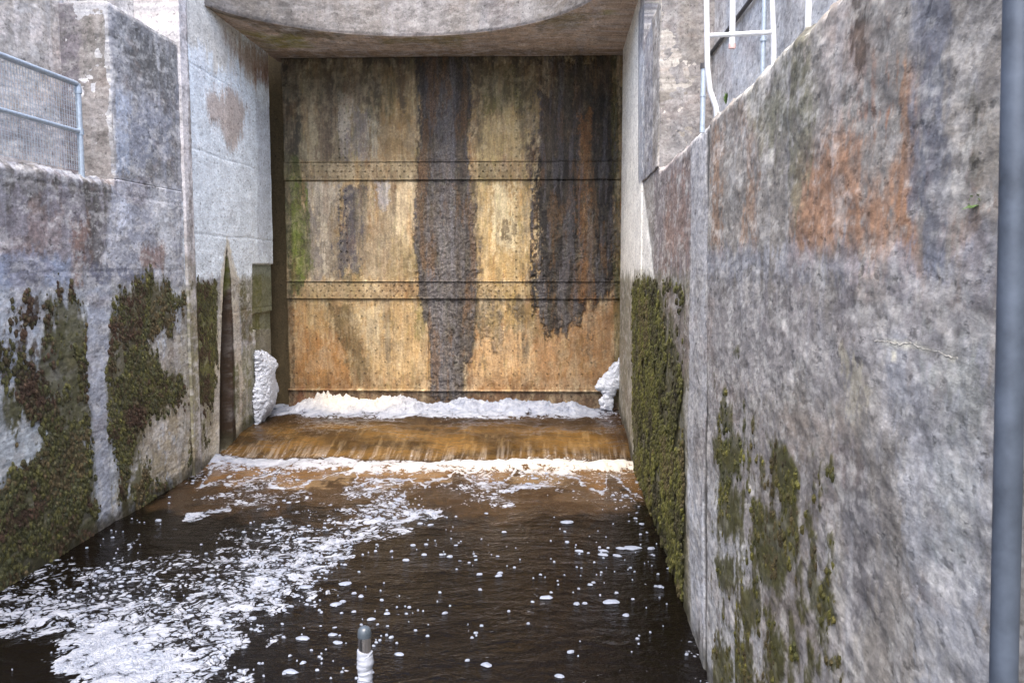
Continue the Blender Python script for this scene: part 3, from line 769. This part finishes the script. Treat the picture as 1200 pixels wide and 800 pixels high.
# ------------------------------------------------------------------ the gate
gt = empty('sluice_gate', 'tall rusty riveted steel sluice gate stained tan and black, closing the channel', 'gate')
gx0 = G_ab(333, 200)[0]; gx1 = 1.72
zt = SOF-.01
zb = [G_ab(500, y)[1] for y in (190, 211, 330, 350, 457)]
def gate_depth(A, B, moss, rough, cut):
    d = (fbm(A*2, B*2, 3)-.5)*.02 + (fbm(A*18, B*14, 4)-.5)*.012
    d = d + rough*sstep(.42, .6, fbm(A*13, B*9, 5, .75))*.022 + rough*.014*fbm(A*38, B*26, 3)
    return d
def gsheet(name, x0, x1, z0, z1, out, st=.016):
    return sheet(name, spaced(x0, x1, st), spaced(z0, z1, st), lambda A, B, D: (A, GY-out-D, B), gate_depth, SG, M_GATE, gt, .05+out)
gsheet('skin_plate', gx0, gx1, zb[0]+.004, zt, 0)
gsheet('skin_plate', gx0, gx1, zb[2]+.004, zb[1]-.004, 0)
sx = G_ab(502, 400)[0]
gsheet('skin_plate', gx0, sx-.003, zb[4]+.004, zb[3]-.004, 0)
gsheet('skin_plate', sx+.003, gx1, zb[4]+.004, zb[3]-.004, .004)
gsheet('riveted_band', gx0, gx1, zb[1], zb[0], .04)
gsheet('riveted_band', gx0, gx1, zb[3], zb[2], .04)
gsheet('bottom_beam', gx0, gx1, -.3, zb[4]-.01, .07)
gsheet('sill_lip', gx0, gx1, zb[4]-.008, zb[4]+.022, .11)
gsheet('band_flange', gx0, gx1, zb[2]+.001, zb[2]+.02, .065)
gsheet('band_flange', gx0, gx1, zb[0]+.001, zb[0]+.016, .06)
# rivets, far too many and small to pick apart
rv, rf, rc = [], [], []
def rivet(x, z, out, r=.021):
    y = GY-out
    n = len(rv); k = 7
    for ring, (rr, h) in enumerate(((1, -.004), (.82, .6), (.4, .95))):
        for j in range(k):
            t = 2*math.pi*j/k
            rv.append((x+r*rr*math.cos(t), y-r*.8*h, z+r*rr*math.sin(t)))
    rv.append((x, y-r*.82, z))
    for q in range(2):
        for j in range(k):
            rf.append((n+q*k+j, n+q*k+(j+1) % k, n+(q+1)*k+(j+1) % k, n+(q+1)*k+j))
    for j in range(k): rf.append((n+2*k+j, n+2*k+(j+1) % k, n+3*k))
for zc, h in ((zb[0], zb[1]), (zb[2], zb[3])):
    for i, x in enumerate(np.arange(gx0+.15, gx1, .155)):
        for t in (.2, .5, .8):
            rivet(x+(.077 if t == .5 else 0), h+(zc-h)*t+random.uniform(-.006, .006), .042)
for x in (G_ab(398, 200)[0], G_ab(405, 200)[0], G_ab(605, 200)[0], G_ab(675, 200)[0]):
    for z in np.arange(zb[2]+.1, zb[1]-.05, .17): rivet(x, z, .008)
    for z in np.arange(zb[0]+.1, zt-.05, .17): rivet(x, z, .008)
for i, x in enumerate(np.arange(gx0+.12, gx1, .23)):
    for j, z in enumerate(np.arange(zb[4]+.12, zb[3]-.1, .23)):
        if (i+j) % 2 == 0 or j in (0, 1): rivet(x+.04*(j % 2), z, .008, .019)
for x in np.arange(gx0+.1, gx1, .2): rivet(x, zb[4]-.09, .075, .02)
rv = np.array(rv)
col, _, _, _ = SG.ev(rv[:, 0], rv[:, 2])
o = link('rivet', quick_mesh('rivet', rv, rf, True, {'tint': ('FLOAT_COLOR', col*.62), 'wet': ('FLOAT', np.zeros(len(rv)))}), M_GATE, gt)
tag(o, kind='stuff')

# ------------------------------------------------------------------ water
def wprof(Y):          # still water level along the channel
    ys = [-60, 13.15, 13.45, 13.75, 14.1, 14.6, 15.2, 16.0, 17.4]
    zs = [0, 0, .02, .09, .17, .225, .25, .26, .27]
    return np.interp(Y, ys, zs)
SW = Surf(W_ab, (14, 10, 7), 10, None)
SW.add([(225, 538), (740, 540), (752, 600), (700, 612), (560, 598), (420, 606), (300, 592), (190, 592)], (60, 46, 32), .8, .35, .5, streak=0)
SW.add([(640, 545), (748, 548), (752, 592), (650, 586)], (84, 68, 50), .6, .2, .3, streak=0)
for q in ([(285, 552), (340, 552), (340, 566), (285, 566)], [(360, 552), (430, 550), (430, 564), (365, 566)], [(470, 552), (540, 552), (530, 566), (475, 568)], [(590, 554), (650, 552), (650, 566), (590, 568)]):
    SW.add(q, (120, 100, 74), .8, .12, .3, streak=0)
SF = Surf(W_ab, (0, 0, 0), 12, None)
def fo(poly, v, soft=.12, warp=.25): SF.p.append(([W_ab(*q) for q in poly], np.array([v, v, v]), 1.0, soft, warp, 0.0, 'col', 0.0))
SF.base = np.array([.12, .12, .12])
fo([(-200, 700), (60, 650), (130, 665), (220, 640), (320, 620), (400, 590), (452, 560), (480, 590), (440, 625), (370, 690), (300, 745), (250, 850), (-300, 900)], .46, .3, .5)
fo([(230, 700), (330, 640), (400, 625), (440, 600), (505, 600), (430, 640), (360, 680), (290, 740)], .62, .12, .3)
fo([(-200, 720), (0, 690), (100, 700), (200, 715), (280, 700), (330, 650), (370, 665), (300, 740), (250, 840), (-100, 900)], .60, .15, .35)
fo([(20, 830), (50, 775), (90, 745), (140, 738), (190, 752), (205, 775), (150, 800), (110, 860)], .78, .06, .12)
fo([(-200, 770), (0, 745), (60, 750), (60, 800), (0, 830)], .05, .08, .2)
fo([(212, 603), (270, 592), (275, 598), (220, 611)], .62, .03, .05)
fo([(225, 560), (330, 556), (335, 575), (300, 595), (250, 575)], .5, .08, .3)
fo([(150, 640), (165, 630), (150, 655), (120, 657)], .7, .03, .08)
fo([(115, 660), (160, 645), (150, 655), (115, 670)], .62, .03, .08)
fo([(440, 612), (520, 590), (600, 570), (690, 554), (720, 556), (620, 574), (540, 596), (470, 616)], .66, .06, .2)
fo([(640, 552), (690, 556), (675, 590), (660, 575)], .52, .06, .2)
fo([(730, 545), (760, 560), (768, 600), (755, 590), (735, 565)], .6, .04, .1)
fo([(660, 556), (760, 552), (760, 600), (690, 590)], .34, .1, .3)
fo([(418, 540), (452, 540), (456, 640), (416, 640)], .54, .08, .3)
fo([(300, 545), (350, 545), (346, 585), (310, 590)], .45, .08, .3)
fo([(540, 548), (584, 548), (590, 590), (540, 592)], .52, .08, .3)
fo([(780, 742), (812, 742), (850, 800), (845, 900), (815, 830)], .62, .05, .1)
fo([(470, 640), (800, 620), (830, 800), (900, 1000), (250, 1000), (400, 720)], .15, .3, .3)

ya = np.concatenate([np.linspace(-60, 3, 40)[:-1], 3*np.exp(np.linspace(0, math.log(9.2/3), 360))[:-1], spaced(9.2, 12.8, .018)[:-1], spaced(12.8, 17.2, .014)])
xa = spaced(-5.72, 1.75, .0135)
A, B = np.meshgrid(xa, ya, indexing='ij')
colw, _, _, _ = SW.ev(A, B); colf, _, _, _ = SF.ev(A, B)
foam = colf[..., 0]
# level and waves
# the cascade does not run straight: its lip bends with X
Bs = B - .10*np.sin(A*1.1+.6) - .12*(fbm(A*1.6, B*0+2, 3)-.5)
Z = wprof(Bs)
calm = sstep(13.2, 9, B)
turb = 1-calm
Z = Z + (fbm(A*1.3, B*1.7, 3)-.5)*(.03+.07*turb) + (fbm(A*5, B*7, 3)-.5)*(.008+.03*turb)
ch = sstep(13.25, 13.6, Bs)*sstep(15.7, 14.9, Bs)            # the sliding sheet
stw = fbm_ax(A*16, Bs*2.0, 4, .6)
Z = Z + ch*(fbm_ax(A*9, Bs*.8, 3)-.5)*.035
c_or = lin((106, 80, 42))*ALB; c_dk = lin((56, 42, 24))*ALB; c_hi = lin((190, 164, 120))*ALB
k = sstep(.25, .72, fbm(A*1.3+8, Bs*2.2, 4))[..., None]
cc = c_dk*(1-k)+c_or*k
k2 = (sstep(.50, .80, stw)*.14)[..., None]
cc = cc*(1-k2)+c_hi*k2
kk = np.clip(ch+sstep(14.2, 14.8, Bs), 0, 1)[..., None]
colw = colw*(1-kk)+cc*kk
up = (sstep(14.6, 15.6, Bs)*(.55+.6*fbm(A*2, B*5, 4)))[..., None]
up = np.clip(up, 0, .95)
colw = colw*(1-up)+lin((40, 30, 22))*ALB*up
rt = (sstep(.9, 1.4, A)*sstep(13.5, 14.5, B)*.7)[..., None]
colw = colw*(1-rt)+lin((52, 36, 24))*ALB*rt
# foam at the foot of the cascade and at the gate
e1 = fbm(A*2.5, B*0+5, 4)-.5
e2 = fbm(A*7, B*5, 4)
fy = 13.18+.25*e1+.10*np.sin(A*1.1+.6)
foot = np.exp(-((B-fy)/.26)**2)
foot2 = np.exp(-((B-fy+.12)/.42)**2)
foam = np.maximum(foam*sstep(13.4, 12.9, B), foot2*(.62+.65*(e2-.35)))
fing = fbm(A*1.25+7, B*.9, 5, .65)
scal = sstep(.50, .62, fing)*sstep(12.15, 12.9, B)*sstep(13.4, 13.2, B)
foam = np.maximum(foam, scal*(.50+.35*e2))
wv = A*2.3+1.6*(fbm(A*1.1, A*0+9, 3)-.5)*4
ys_ = fy-.15-(.25+2.2*fbm(A*.9+3, A*0+2, 3)**1.5)*np.abs(np.sin(wv))**.7
loop = np.exp(-((B-ys_-.5*(e2-.5))/.13)**2)
foam = np.maximum(foam, loop*(.50+.50*e2)*sstep(10.9, 11.9, B))
inner = (sstep(ys_-.45, ys_+.5, B)*sstep(fy+.2, fy, B)*.6)[..., None]
colw = colw*(1-inner)+lin((122, 92, 58))*ALB*inner
foam = np.maximum(foam, foot*(.70+.40*e2+.5*(fing-.5)))
Z = Z + foot*(.03+.16*e2*fbm(A*1.9+4, B*0+3, 3))
white = sstep(.48, .68, fbm_ax(A*24, Bs*1.3, 5, .65))*sstep(14.15, 13.35, Bs)*ch
colw = colw*(1-.42*white[..., None])+lin((200, 190, 178))*.6*.42*white[..., None]
foam = np.maximum(foam, white*.50)
gfront = 15.75+.5*(fbm(A*1.7+3, B*0+1, 4)-.5)-.25*sstep(.3, 1.1, A)*0
gf = sstep(gfront-.12, gfront+.22, B)
gpile = sstep(16.1, 16.6, B)*sstep(-5.25, -4.75, A)*sstep(1.1, .5, A)
side = sstep(1.35, .8, A)
foam = np.maximum(foam, gf*(.38+.55*e2+.25*sstep(15.9, 16.4, B))*(.55+.45*side))
foam = np.maximum(foam, gpile*1.1)
foam = np.maximum(foam, sstep(15.0, 15.9, B)*.42*fbm(A*3, B*4, 3)*1.3*sstep(-5.1, -4.7, A))
hump = .55+.9*np.exp(-((A+4.3)/.45)**2)+.35*np.exp(-((A+3.0)/.5)**2)+.25*np.exp(-((A+.6)/.6)**2)
lump = fbm(A*3.4, B*3, 5, .62)
Z = Z + gf*.05*e2 + gpile*.33*hump*np.clip(lump*1.7-.35, 0.05, 1.2)
Z = Z + gpile*.03*(1-np.clip(cells(A*12, B*12), 0, 1))
foam = np.clip(foam, 0, 1.15)
flow = np.clip(foot2*.5*sstep(-6, 2, A)+gpile*.35*np.exp(-((A+3.9)/.9)**2)*1.6, 0, 1)
V = np.stack([A, B, Z], -1)
wo = link('water', quick_mesh('water', V, grid_faces(*A.shape), True,
          {'tint': ('FLOAT_COLOR', colw), 'foam': ('FLOAT', foam), 'flow': ('FLOAT', flow)}), M_WATER)
tag(wo, 'dark brown peaty water with white foam sliding over a low sill', None, None, 'structure')
bed = MB(); bed.box(-400, -400, -1.4, 400, 400, -1.0)
tag(bed.build('river_bed', M_BED), None, None, None, 'structure')

# small foam flecks floating on the pool
fv, ff = [], []
def fleck(x, y, r, el, ang):
    n = len(fv); k = random.choice((7, 8, 9, 10))
    ca, sa = math.cos(ang), math.sin(ang)
    z0 = .012
    for rr, h in ((1, -.012), (.72, r*.03+.001)):
        for j in range(k):
            t = 2*math.pi*j/k
            q = r*rr*(1+random.uniform(-.22, .22))
            u, v = q*el*math.cos(t), q*math.sin(t)
            fv.append((x+u*ca-v*sa, y+u*sa+v*ca, z0+h))
    fv.append((x, y, z0+r*.035+.001))
    for j in range(k): ff.append((n+j, n+(j+1) % k, n+k+(j+1) % k, n+k+j)); ff.append((n+k+j, n+k+(j+1) % k, n+2*k))
def zone(x, y):
    s = SF.ev(np.array([x]), np.array([y]))[0]
    return s[0, 0]
cx = RNG.uniform(-5.2, 1.3, 60000); cy = 6+7.2*RNG.random(60000)
dens = SF.ev(cx, cy)[0][:, 0]
cl = fbm(cx*1.4+5, cy*1.2, 4, .6)
pk = (RNG.random(60000) < np.clip((dens-.03)*.16+.010, 0, .11)*sstep(.46, .62, cl)) | (RNG.random(60000) < .003)
ground = fbm(cx*1.3, cy*1.7, 3)*0
for x, y in zip(cx[pk], cy[pk]):
    if x < -5.2 or x > XR(y)-.05: continue
    r = min(.004+random.expovariate(1/.0065), .034)
    fleck(x, y, r, random.uniform(1.0, 1.9), random.uniform(-.5, .5))
for cx0, cy0, r in ((865, 666, .06), (358, 688, .05), (405, 684, .05), (355, 748, .045), (390, 744, .03), (665, 612, .06), (445, 608, .05), (740, 642, .07), (716, 705, .05), (640, 700, .04), (1, 1, 0)):
    if r:
        p = on_level(min(cx0, 790), cy0, 0); fleck(p[0], p[1], r, 1.5, .1)
fl = link('foam_flecks', quick_mesh('foam_flecks', fv, ff, True), M_FLECK)
tag(fl, 'small white foam flecks drifting on the dark pool', 'foam', None, 'stuff')

# ------------------------------------------------------------------ two big foam clumps
def foam_clump(poly, to, place, thick, label):
    P = [to(*q) for q in poly]; Q = np.array(P)
    a = spaced(Q[:, 0].min()-.06, Q[:, 0].max()+.06, .008); b = spaced(Q[:, 1].min()-.06, Q[:, 1].max()+.06, .008)
    A, B = np.meshgrid(a, b, indexing='ij')
    d = sdf(P, A, B)+(fbm(A*9+2, B*9, 5, .6)-.5)*.16
    D = np.sqrt(np.clip(d, 0, .35)*thick)+(fbm(A*12, B*12, 6, .7)-.4)*.045*sstep(0, .05, d)
    keep = d > 0
    n, m = A.shape
    f = grid_faces(n, m); f = f[keep.ravel()[f].all(1)]
    V1 = np.stack(place(A, B, D), -1).reshape(-1, 3); V2 = np.stack(place(A, B, -D*.5), -1).reshape(-1, 3)
    V = np.concatenate([V1, V2]); F = np.concatenate([f, f[:, ::-1]+n*m])
    used = np.unique(F); mp = np.full(len(V), -1); mp[used] = np.arange(len(used))
    o = link('foam_clump', quick_mesh('foam_clump', V[used], mp[F], True), M_FOAM)
    return tag(o, label, 'foam')
foam_clump([(297, 411), (309, 412), (319, 420), (321, 431), (316, 439), (319, 447), (323, 457), (318, 464), (317, 476), (312, 488), (297, 500), (294, 470), (297, 440)],
           L_ab, lambda A, B, D: (XL+.0+D, A, B), .13, 'tall white foam clump clinging to the left wall end beside the gate')
foam_clump([(730, 415), (730, 456), (724, 459), (720, 466), (717, 481), (704, 480), (701, 468), (704, 463), (698, 455), (700, 445), (707, 440), (713, 431)],
           lambda x, y: (lambda p: (p[0], p[2]))(on_front(x, y, 16.6)), lambda A, B, D: (A, 16.62-D, B), .08, 'pointed white foam clump in the right hand corner of the gate')

# ------------------------------------------------------------------ moss tufts
def tufts(surf, n, arange, brange, place, sgn, smin, smax, name, label, palette, thr=.45, out=1.0):
    a = RNG.uniform(*arange, n); b = RNG.uniform(*brange, n)
    m = surf.ev(a, b)[1]
    m = m*(1-.75*sstep(.50, .62, fbm(a*2.6+9, b*2.6, 5, .7)))
    ok = (RNG.random(n) < sstep(.1, .95, m)**1.6)
    a, b = a[ok], b[ok]
    hue = fbm(a*1.3+4, b*1.6, 4, .7); dk = fbm(a*6, b*5, 3)
    vs, fs, cs = [], [], []
    pal = [lin(c)*ALB for c in palette]
    k = 6
    base = 0
    for i in range(len(a)):
        r = smin+(smax-smin)*random.random()**1.7; ln = r*random.uniform(1.1, 2.4); pr = r*random.uniform(.35, .9)*out
        h = (hue[i]-.3)/.4 + random.uniform(-.25, .25)
        h = min(max(h, 0), .999)*(len(pal)-1)
        c = pal[int(h)]*(1-h % 1)+pal[int(h)+1]*(h % 1)
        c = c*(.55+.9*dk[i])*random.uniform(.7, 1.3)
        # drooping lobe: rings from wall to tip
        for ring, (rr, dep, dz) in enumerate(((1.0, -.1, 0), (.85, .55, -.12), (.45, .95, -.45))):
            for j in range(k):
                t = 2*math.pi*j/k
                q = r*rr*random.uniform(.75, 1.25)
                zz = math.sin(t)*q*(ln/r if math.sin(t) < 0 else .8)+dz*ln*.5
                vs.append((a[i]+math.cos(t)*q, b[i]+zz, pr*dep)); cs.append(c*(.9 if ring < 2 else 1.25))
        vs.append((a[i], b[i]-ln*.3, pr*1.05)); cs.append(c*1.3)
        for q in range(2):
            for j in range(k):
                fs.append((base+q*k+j, base+q*k+(j+1) % k, base+(q+1)*k+(j+1) % k)); fs.append((base+q*k+j, base+(q+1)*k+(j+1) % k, base+(q+1)*k+j))
        for j in range(k): fs.append((base+2*k+j, base+2*k+(j+1) % k, base+3*k))
        base += 3*k+1
        # fronds
        for j in range(9):
            t = random.uniform(0, 2*math.pi); q = r*random.uniform(.3, 1.1)
            x0, z0 = a[i]+math.cos(t)*q, b[i]+math.sin(t)*q
            L = r*random.uniform(.5, 1.2); wd = r*.10
            dx = math.cos(t)*L*.5
            vs += [(x0-wd, z0, pr*.5), (x0+wd, z0, pr*.5), (x0+dx, z0-L, pr*random.uniform(.6, 1.5))]
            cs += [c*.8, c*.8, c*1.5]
            fs.append((base, base+1, base+2)); base += 3
    vs = np.array(vs)
    V = np.stack(place(vs[:, 0], vs[:, 1], vs[:, 2]), -1)
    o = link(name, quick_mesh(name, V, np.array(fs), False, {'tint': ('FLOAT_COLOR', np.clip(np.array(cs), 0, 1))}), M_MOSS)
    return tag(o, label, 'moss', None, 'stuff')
pal = [(66, 50, 38), (72, 62, 42), (66, 68, 42), (88, 86, 44), (72, 76, 54), (84, 74, 50)]
tufts(SL, 46000, (6.0, PY1), (-.1, 3.3), left_place(XL), 1, .010, .034, 'moss', 'thick drooping olive moss on the lower left channel wall', pal)
tufts(SL, 9000, (PY1+.3, 14.0), (-.1, 3.3), left_place(XL), 1, .016, .035, 'moss', 'flat green moss on the far left wall beside the groove', pal, out=.6)
tufts(SR, 17000, (JY2, 14.5), (-.1, 3.5), right_place, 1, .014, .034, 'moss', 'dense green moss curtain on the right wall down to the water', [(56, 52, 32), (72, 72, 36), (96, 96, 42), (82, 74, 46)])
tufts(SR, 60000, (3.2, JY), (-.1, 3.3), right_place, 1, .010, .030, 'moss', 'scattered moss cushions on the near right wall', [(40, 42, 24), (58, 60, 28), (84, 82, 34), (66, 58, 34)], out=1.5)

# ------------------------------------------------------------------ left railing on the ledge
rl = empty('railing', 'galvanised tube railing with wire mesh on the left wall ledge', 'railing')
rX = XL-.09
pt = on_side(91, 100, rX); pyy = pt[1]
zt_ = pt[2]; zm = on_side(91, 154, rX)[2]
MB().tube([(rX, pyy, LEDGE-.05), (rX, pyy, zt_+.015)], .034, 18).build('post', M_GALV, rl)
MB().tube([(rX, pyy-2.2, LEDGE-.05), (rX, pyy-2.2, zt_)], .034, 18).build('post', M_GALV, rl)
MB().tube([(rX, pyy-4.4, LEDGE-.05), (rX, pyy-4.4, zt_)], .034, 18).build('post', M_GALV, rl)
MB().tube([(rX, pyy-6, zt_+.012), (rX, pyy-.03, zt_+.012), (rX, pyy, zt_+.0), (rX, pyy, zt_-.05)], .029, 18).build('top_rail', M_GALV, rl)
MB().tube([(rX, pyy-6, zm), (rX, pyy+.02, zm)], .027, 18).build('middle_rail', M_GALV, rl)
for z in (zt_-.06, zm): MB().tube([(rX, pyy, z-.035), (rX, pyy, z+.035)], .043, 18).build('clamp', M_GALV, rl)
wm = MB()
for y in np.arange(pyy-6, pyy-.04, .05): wm.box(rX-.0018, y-.0018, LEDGE+.03, rX+.0018, y+.0018, zt_)
for z in np.arange(LEDGE+.04, zt_, .05): wm.box(rX-.0045, pyy-6, z-.0018, rX-.0022, pyy-.01, z+.0018)
tag(wm.build('wire_mesh', M_GALV, rl, False), kind='stuff')

# ------------------------------------------------------------------ right ledge metalwork (seen at about Y = 6.8)
rr_ = empty('ladder_handrail', 'white painted ladder handrail standing on the right wall edge', 'handrail')
def fp(x, y, Y): return tuple(on_front(x, y, Y))
HYY = 6.75
def up_to(x, y, Y, zt=6.2):
    p = on_front(x, y, Y); return (p[0], p[1], zt)
a0 = on_front(828, 0, HYY); a1 = on_front(829, 78, HYY); a2 = on_front(832, 106, HYY); a3 = on_front(839, 126, HYY)
MB().tube([(a0[0]-.01, HYY, 5.9), tuple(a0), tuple(a1), tuple(a2), tuple(a3), (a3[0]+.01, HYY, LEDGER-.05)], .021, 16).build('stile', M_WHITE, rr_)
d0 = on_front(905, 0, HYY); d1 = on_front(907, 50, HYY)
MB().tube([(d0[0]-.01, HYY, 5.9), tuple(d0), tuple(d1), (d1[0]+.01, HYY, LEDGER-.05)], .021, 16).build('stile', M_WHITE, rr_)
MB().tube([fp(831, 42, HYY), fp(906, 38, HYY)], .018, 16).build('crossbar', M_WHITE, rr_)
MB().tube([fp(839, 126, HYY), (a3[0]+.06, HYY+.3, LEDGER+.01)], .018, 12).build('foot_brace', M_WHITE, rr_)
gb = empty('grab_pole', 'short thick white grab pole with a pink end behind the crossbar', 'pole')
g0 = on_front(858, 0, 7.1); g1 = on_front(858, 52, 7.1); g2 = on_front(858, 57, 7.1)
MB().tube([(g0[0], 7.1, 6.0), tuple(g1)], .025, 16).build('tube', M_WHITE, gb)
MB().tube([tuple(g1), tuple(g2)], .029, 16).build('end_cap', mat_plain('pink_cap', (.62, .42, .40), .5), gb)
b0 = on_front(896, 0, 7.3); b1 = on_front(897, 60, 7.3)
bp = empty('ledge_post', 'slim blue grey post behind the white handrail', 'post')
MB().tube([(b0[0], 7.3, 6.0), (b0[0], 7.3, LEDGER-.03)], .021, 14).build('post', M_GALV, bp)
MB().tube([(b0[0], 7.3, on_front(897, 47, 7.3)[2]-.012), (b0[0], 7.3, on_front(897, 47, 7.3)[2]+.012)], .030, 14).build('collar', M_GALV, bp)
sp = empty('ledge_stub', 'short galvanised tube stub at the foot of the white handrail', 'post')
s0 = on_front(824.5, 78, 7.4); s1 = on_front(826, 132, 7.4)
MB().tube([tuple(s0), (s0[0], 7.4, LEDGER-.05)], .022, 14).build('tube', M_GALV, sp)
MB().tube([(s0[0], 7.4, s0[2]-.02), (s0[0], 7.4, s0[2]+.025)], .028, 14).build('cap', M_DARK, sp)
MB().tube([(s0[0], 7.4, s0[2]-.25), (s0[0], 7.4, s0[2]-.235)], .026, 14).build('collar', M_GALV, sp)
ep = MB(); e0 = on_front(947.5, 10, 4.6)
tag(ep.tube([(e0[0], 4.6, 5.9), (e0[0], 4.6, LEDGER-.05)], .017, 14).build('rail_post', M_WHITE), 'white post at the top right, standing alone on the wall edge', 'post')
cb = MB(); c0 = on_side(832, 64, XRU-.03); c1 = on_side(884, -6, XRU-.03); c2 = on_side(930, -70, XRU-.03)  # thin dark tube laid slantwise on the upper wall
tag(cb.tube([tuple(c0), tuple(c1), tuple(c2)], .022, 10).build('strip', M_DARK), 'dark strip running up the pale wall behind the white handrail', 'strip')

# ------------------------------------------------------------------ near pipe and rod
pp = empty('standpipe', 'blue grey vertical pipe close by at the right edge', 'pipe')
q0 = on_front(1193, 0, 1.78); q1 = on_front(1176, 800, 1.78)
dv = (q1-q0)/(q1[2]-q0[2])
PA = q0+dv*(5.6-q0[2]); PB = q0+dv*(-.9-q0[2])
MB().tube([tuple(PA), tuple(q0), tuple(q1), tuple(PB)], .0275, 32).build('pipe', M_PIPE, pp)
for y in (-60, 860):
    c = on_front(1190 if y < 0 else 1174, y, 1.78)
    MB().tube([(c[0], 1.78, c[2]), (XR(1.78)+.02, 1.78, c[2])], .010, 12).build('bracket', M_GALV, pp)
rd = empty('measuring_rod', 'polished steel rod with dark tip and white tape wrapping, rising from the water', 'rod')
r0 = on_front(427, 733, 1.6); rx, rz = r0[0], r0[2]
R0 = .0125
MB().tube([(rx, 1.6, rz-.115), (rx, 1.6, rz-.022)], R0, 28).build('tube', M_CHROME, rd)
MB().tube([(rx, 1.6, -.9), (rx, 1.6, rz-.115)], R0*.95, 20).build('shaft', M_CHROME, rd)
cp = [(0, 1.02), (.008, 1.04), (.015, .95), (.019, .72), (.0215, .35), (.022, .02)]
MB().tube([(rx, 1.6, rz-.022+h*1.0) for h, _ in cp], [R0*1.04*k for _, k in cp], 28).build('cap', M_CAP, rd)
tp = MB()
pts, rs = [], []
for i in range(46):
    t = i/45
    z = rz-.05-.14*t
    pts.append((rx-.001*math.sin(i*.7), 1.6, z)); rs.append(R0*(1.10+.07*math.sin(i*1.9)+.05*random.random()+.16*math.exp(-((t-.15)/.08)**2)))
tp.tube(pts, rs, 24)
for i in range(5):                                  # slanting wraps of the tape
    zc = rz-.062-.026*i
    loop = [(rx+R0*1.17*math.cos(t), 1.6+R0*1.17*math.sin(t), zc+.010*math.cos(t+i*.9)) for t in np.linspace(0, 2*math.pi, 20)]
    tp.tube(loop, .0009, 6)
o = tp.build('tape_wrap', M_TAPE, rd)

# ------------------------------------------------------------------ weeds
def weed(name, p, n, L, wd, label, cat, nrm, up=.6):
    V, Fc = [], []
    for i in range(n):
        t = random.uniform(0, 2*math.pi); d = np.array([math.cos(t)*.7*(0 if abs(nrm[0]) > 0 else 1), math.cos(t)*.8, math.sin(t)*.6+up])+np.array(nrm)*random.uniform(.3, .8)
        d /= np.linalg.norm(d); l = L*random.uniform(.6, 1.1)
        s = np.cross(d, (random.uniform(-1, 1), .3, random.uniform(-1, 1))); s /= np.linalg.norm(s)
        b = len(V); p0 = np.array(p)
        for k_, (u, ww) in enumerate(((0, .15), (.35, .8), (.7, 1), (1, .1))):
            c = p0+d*l*u+np.array((0, 0, -.25))*l*u*u
            V += [tuple(c-s*wd*ww), tuple(c+s*wd*ww)]
        for k_ in range(3): Fc.append((b+2*k_, b+2*k_+1, b+2*k_+3, b+2*k_+2))
    return tag(link(name, quick_mesh(name, V, Fc, False), M_LEAF), label, cat)
p = on_side(1153, 240, XR0, KR); weed('weed', p, 24, .055, .007, 'small bright green weed sprouting from the right wall near the pipe', 'plant', (-1, 0, 0))
p = on_side(846, 128, XR0, KR); weed('grass_tuft', (p[0]+.03, p[1], LEDGER), 22, .13, .006, 'pale grass tuft on the wall edge below the white handrail', 'plant', (-.2, 0, 0), 1.2)
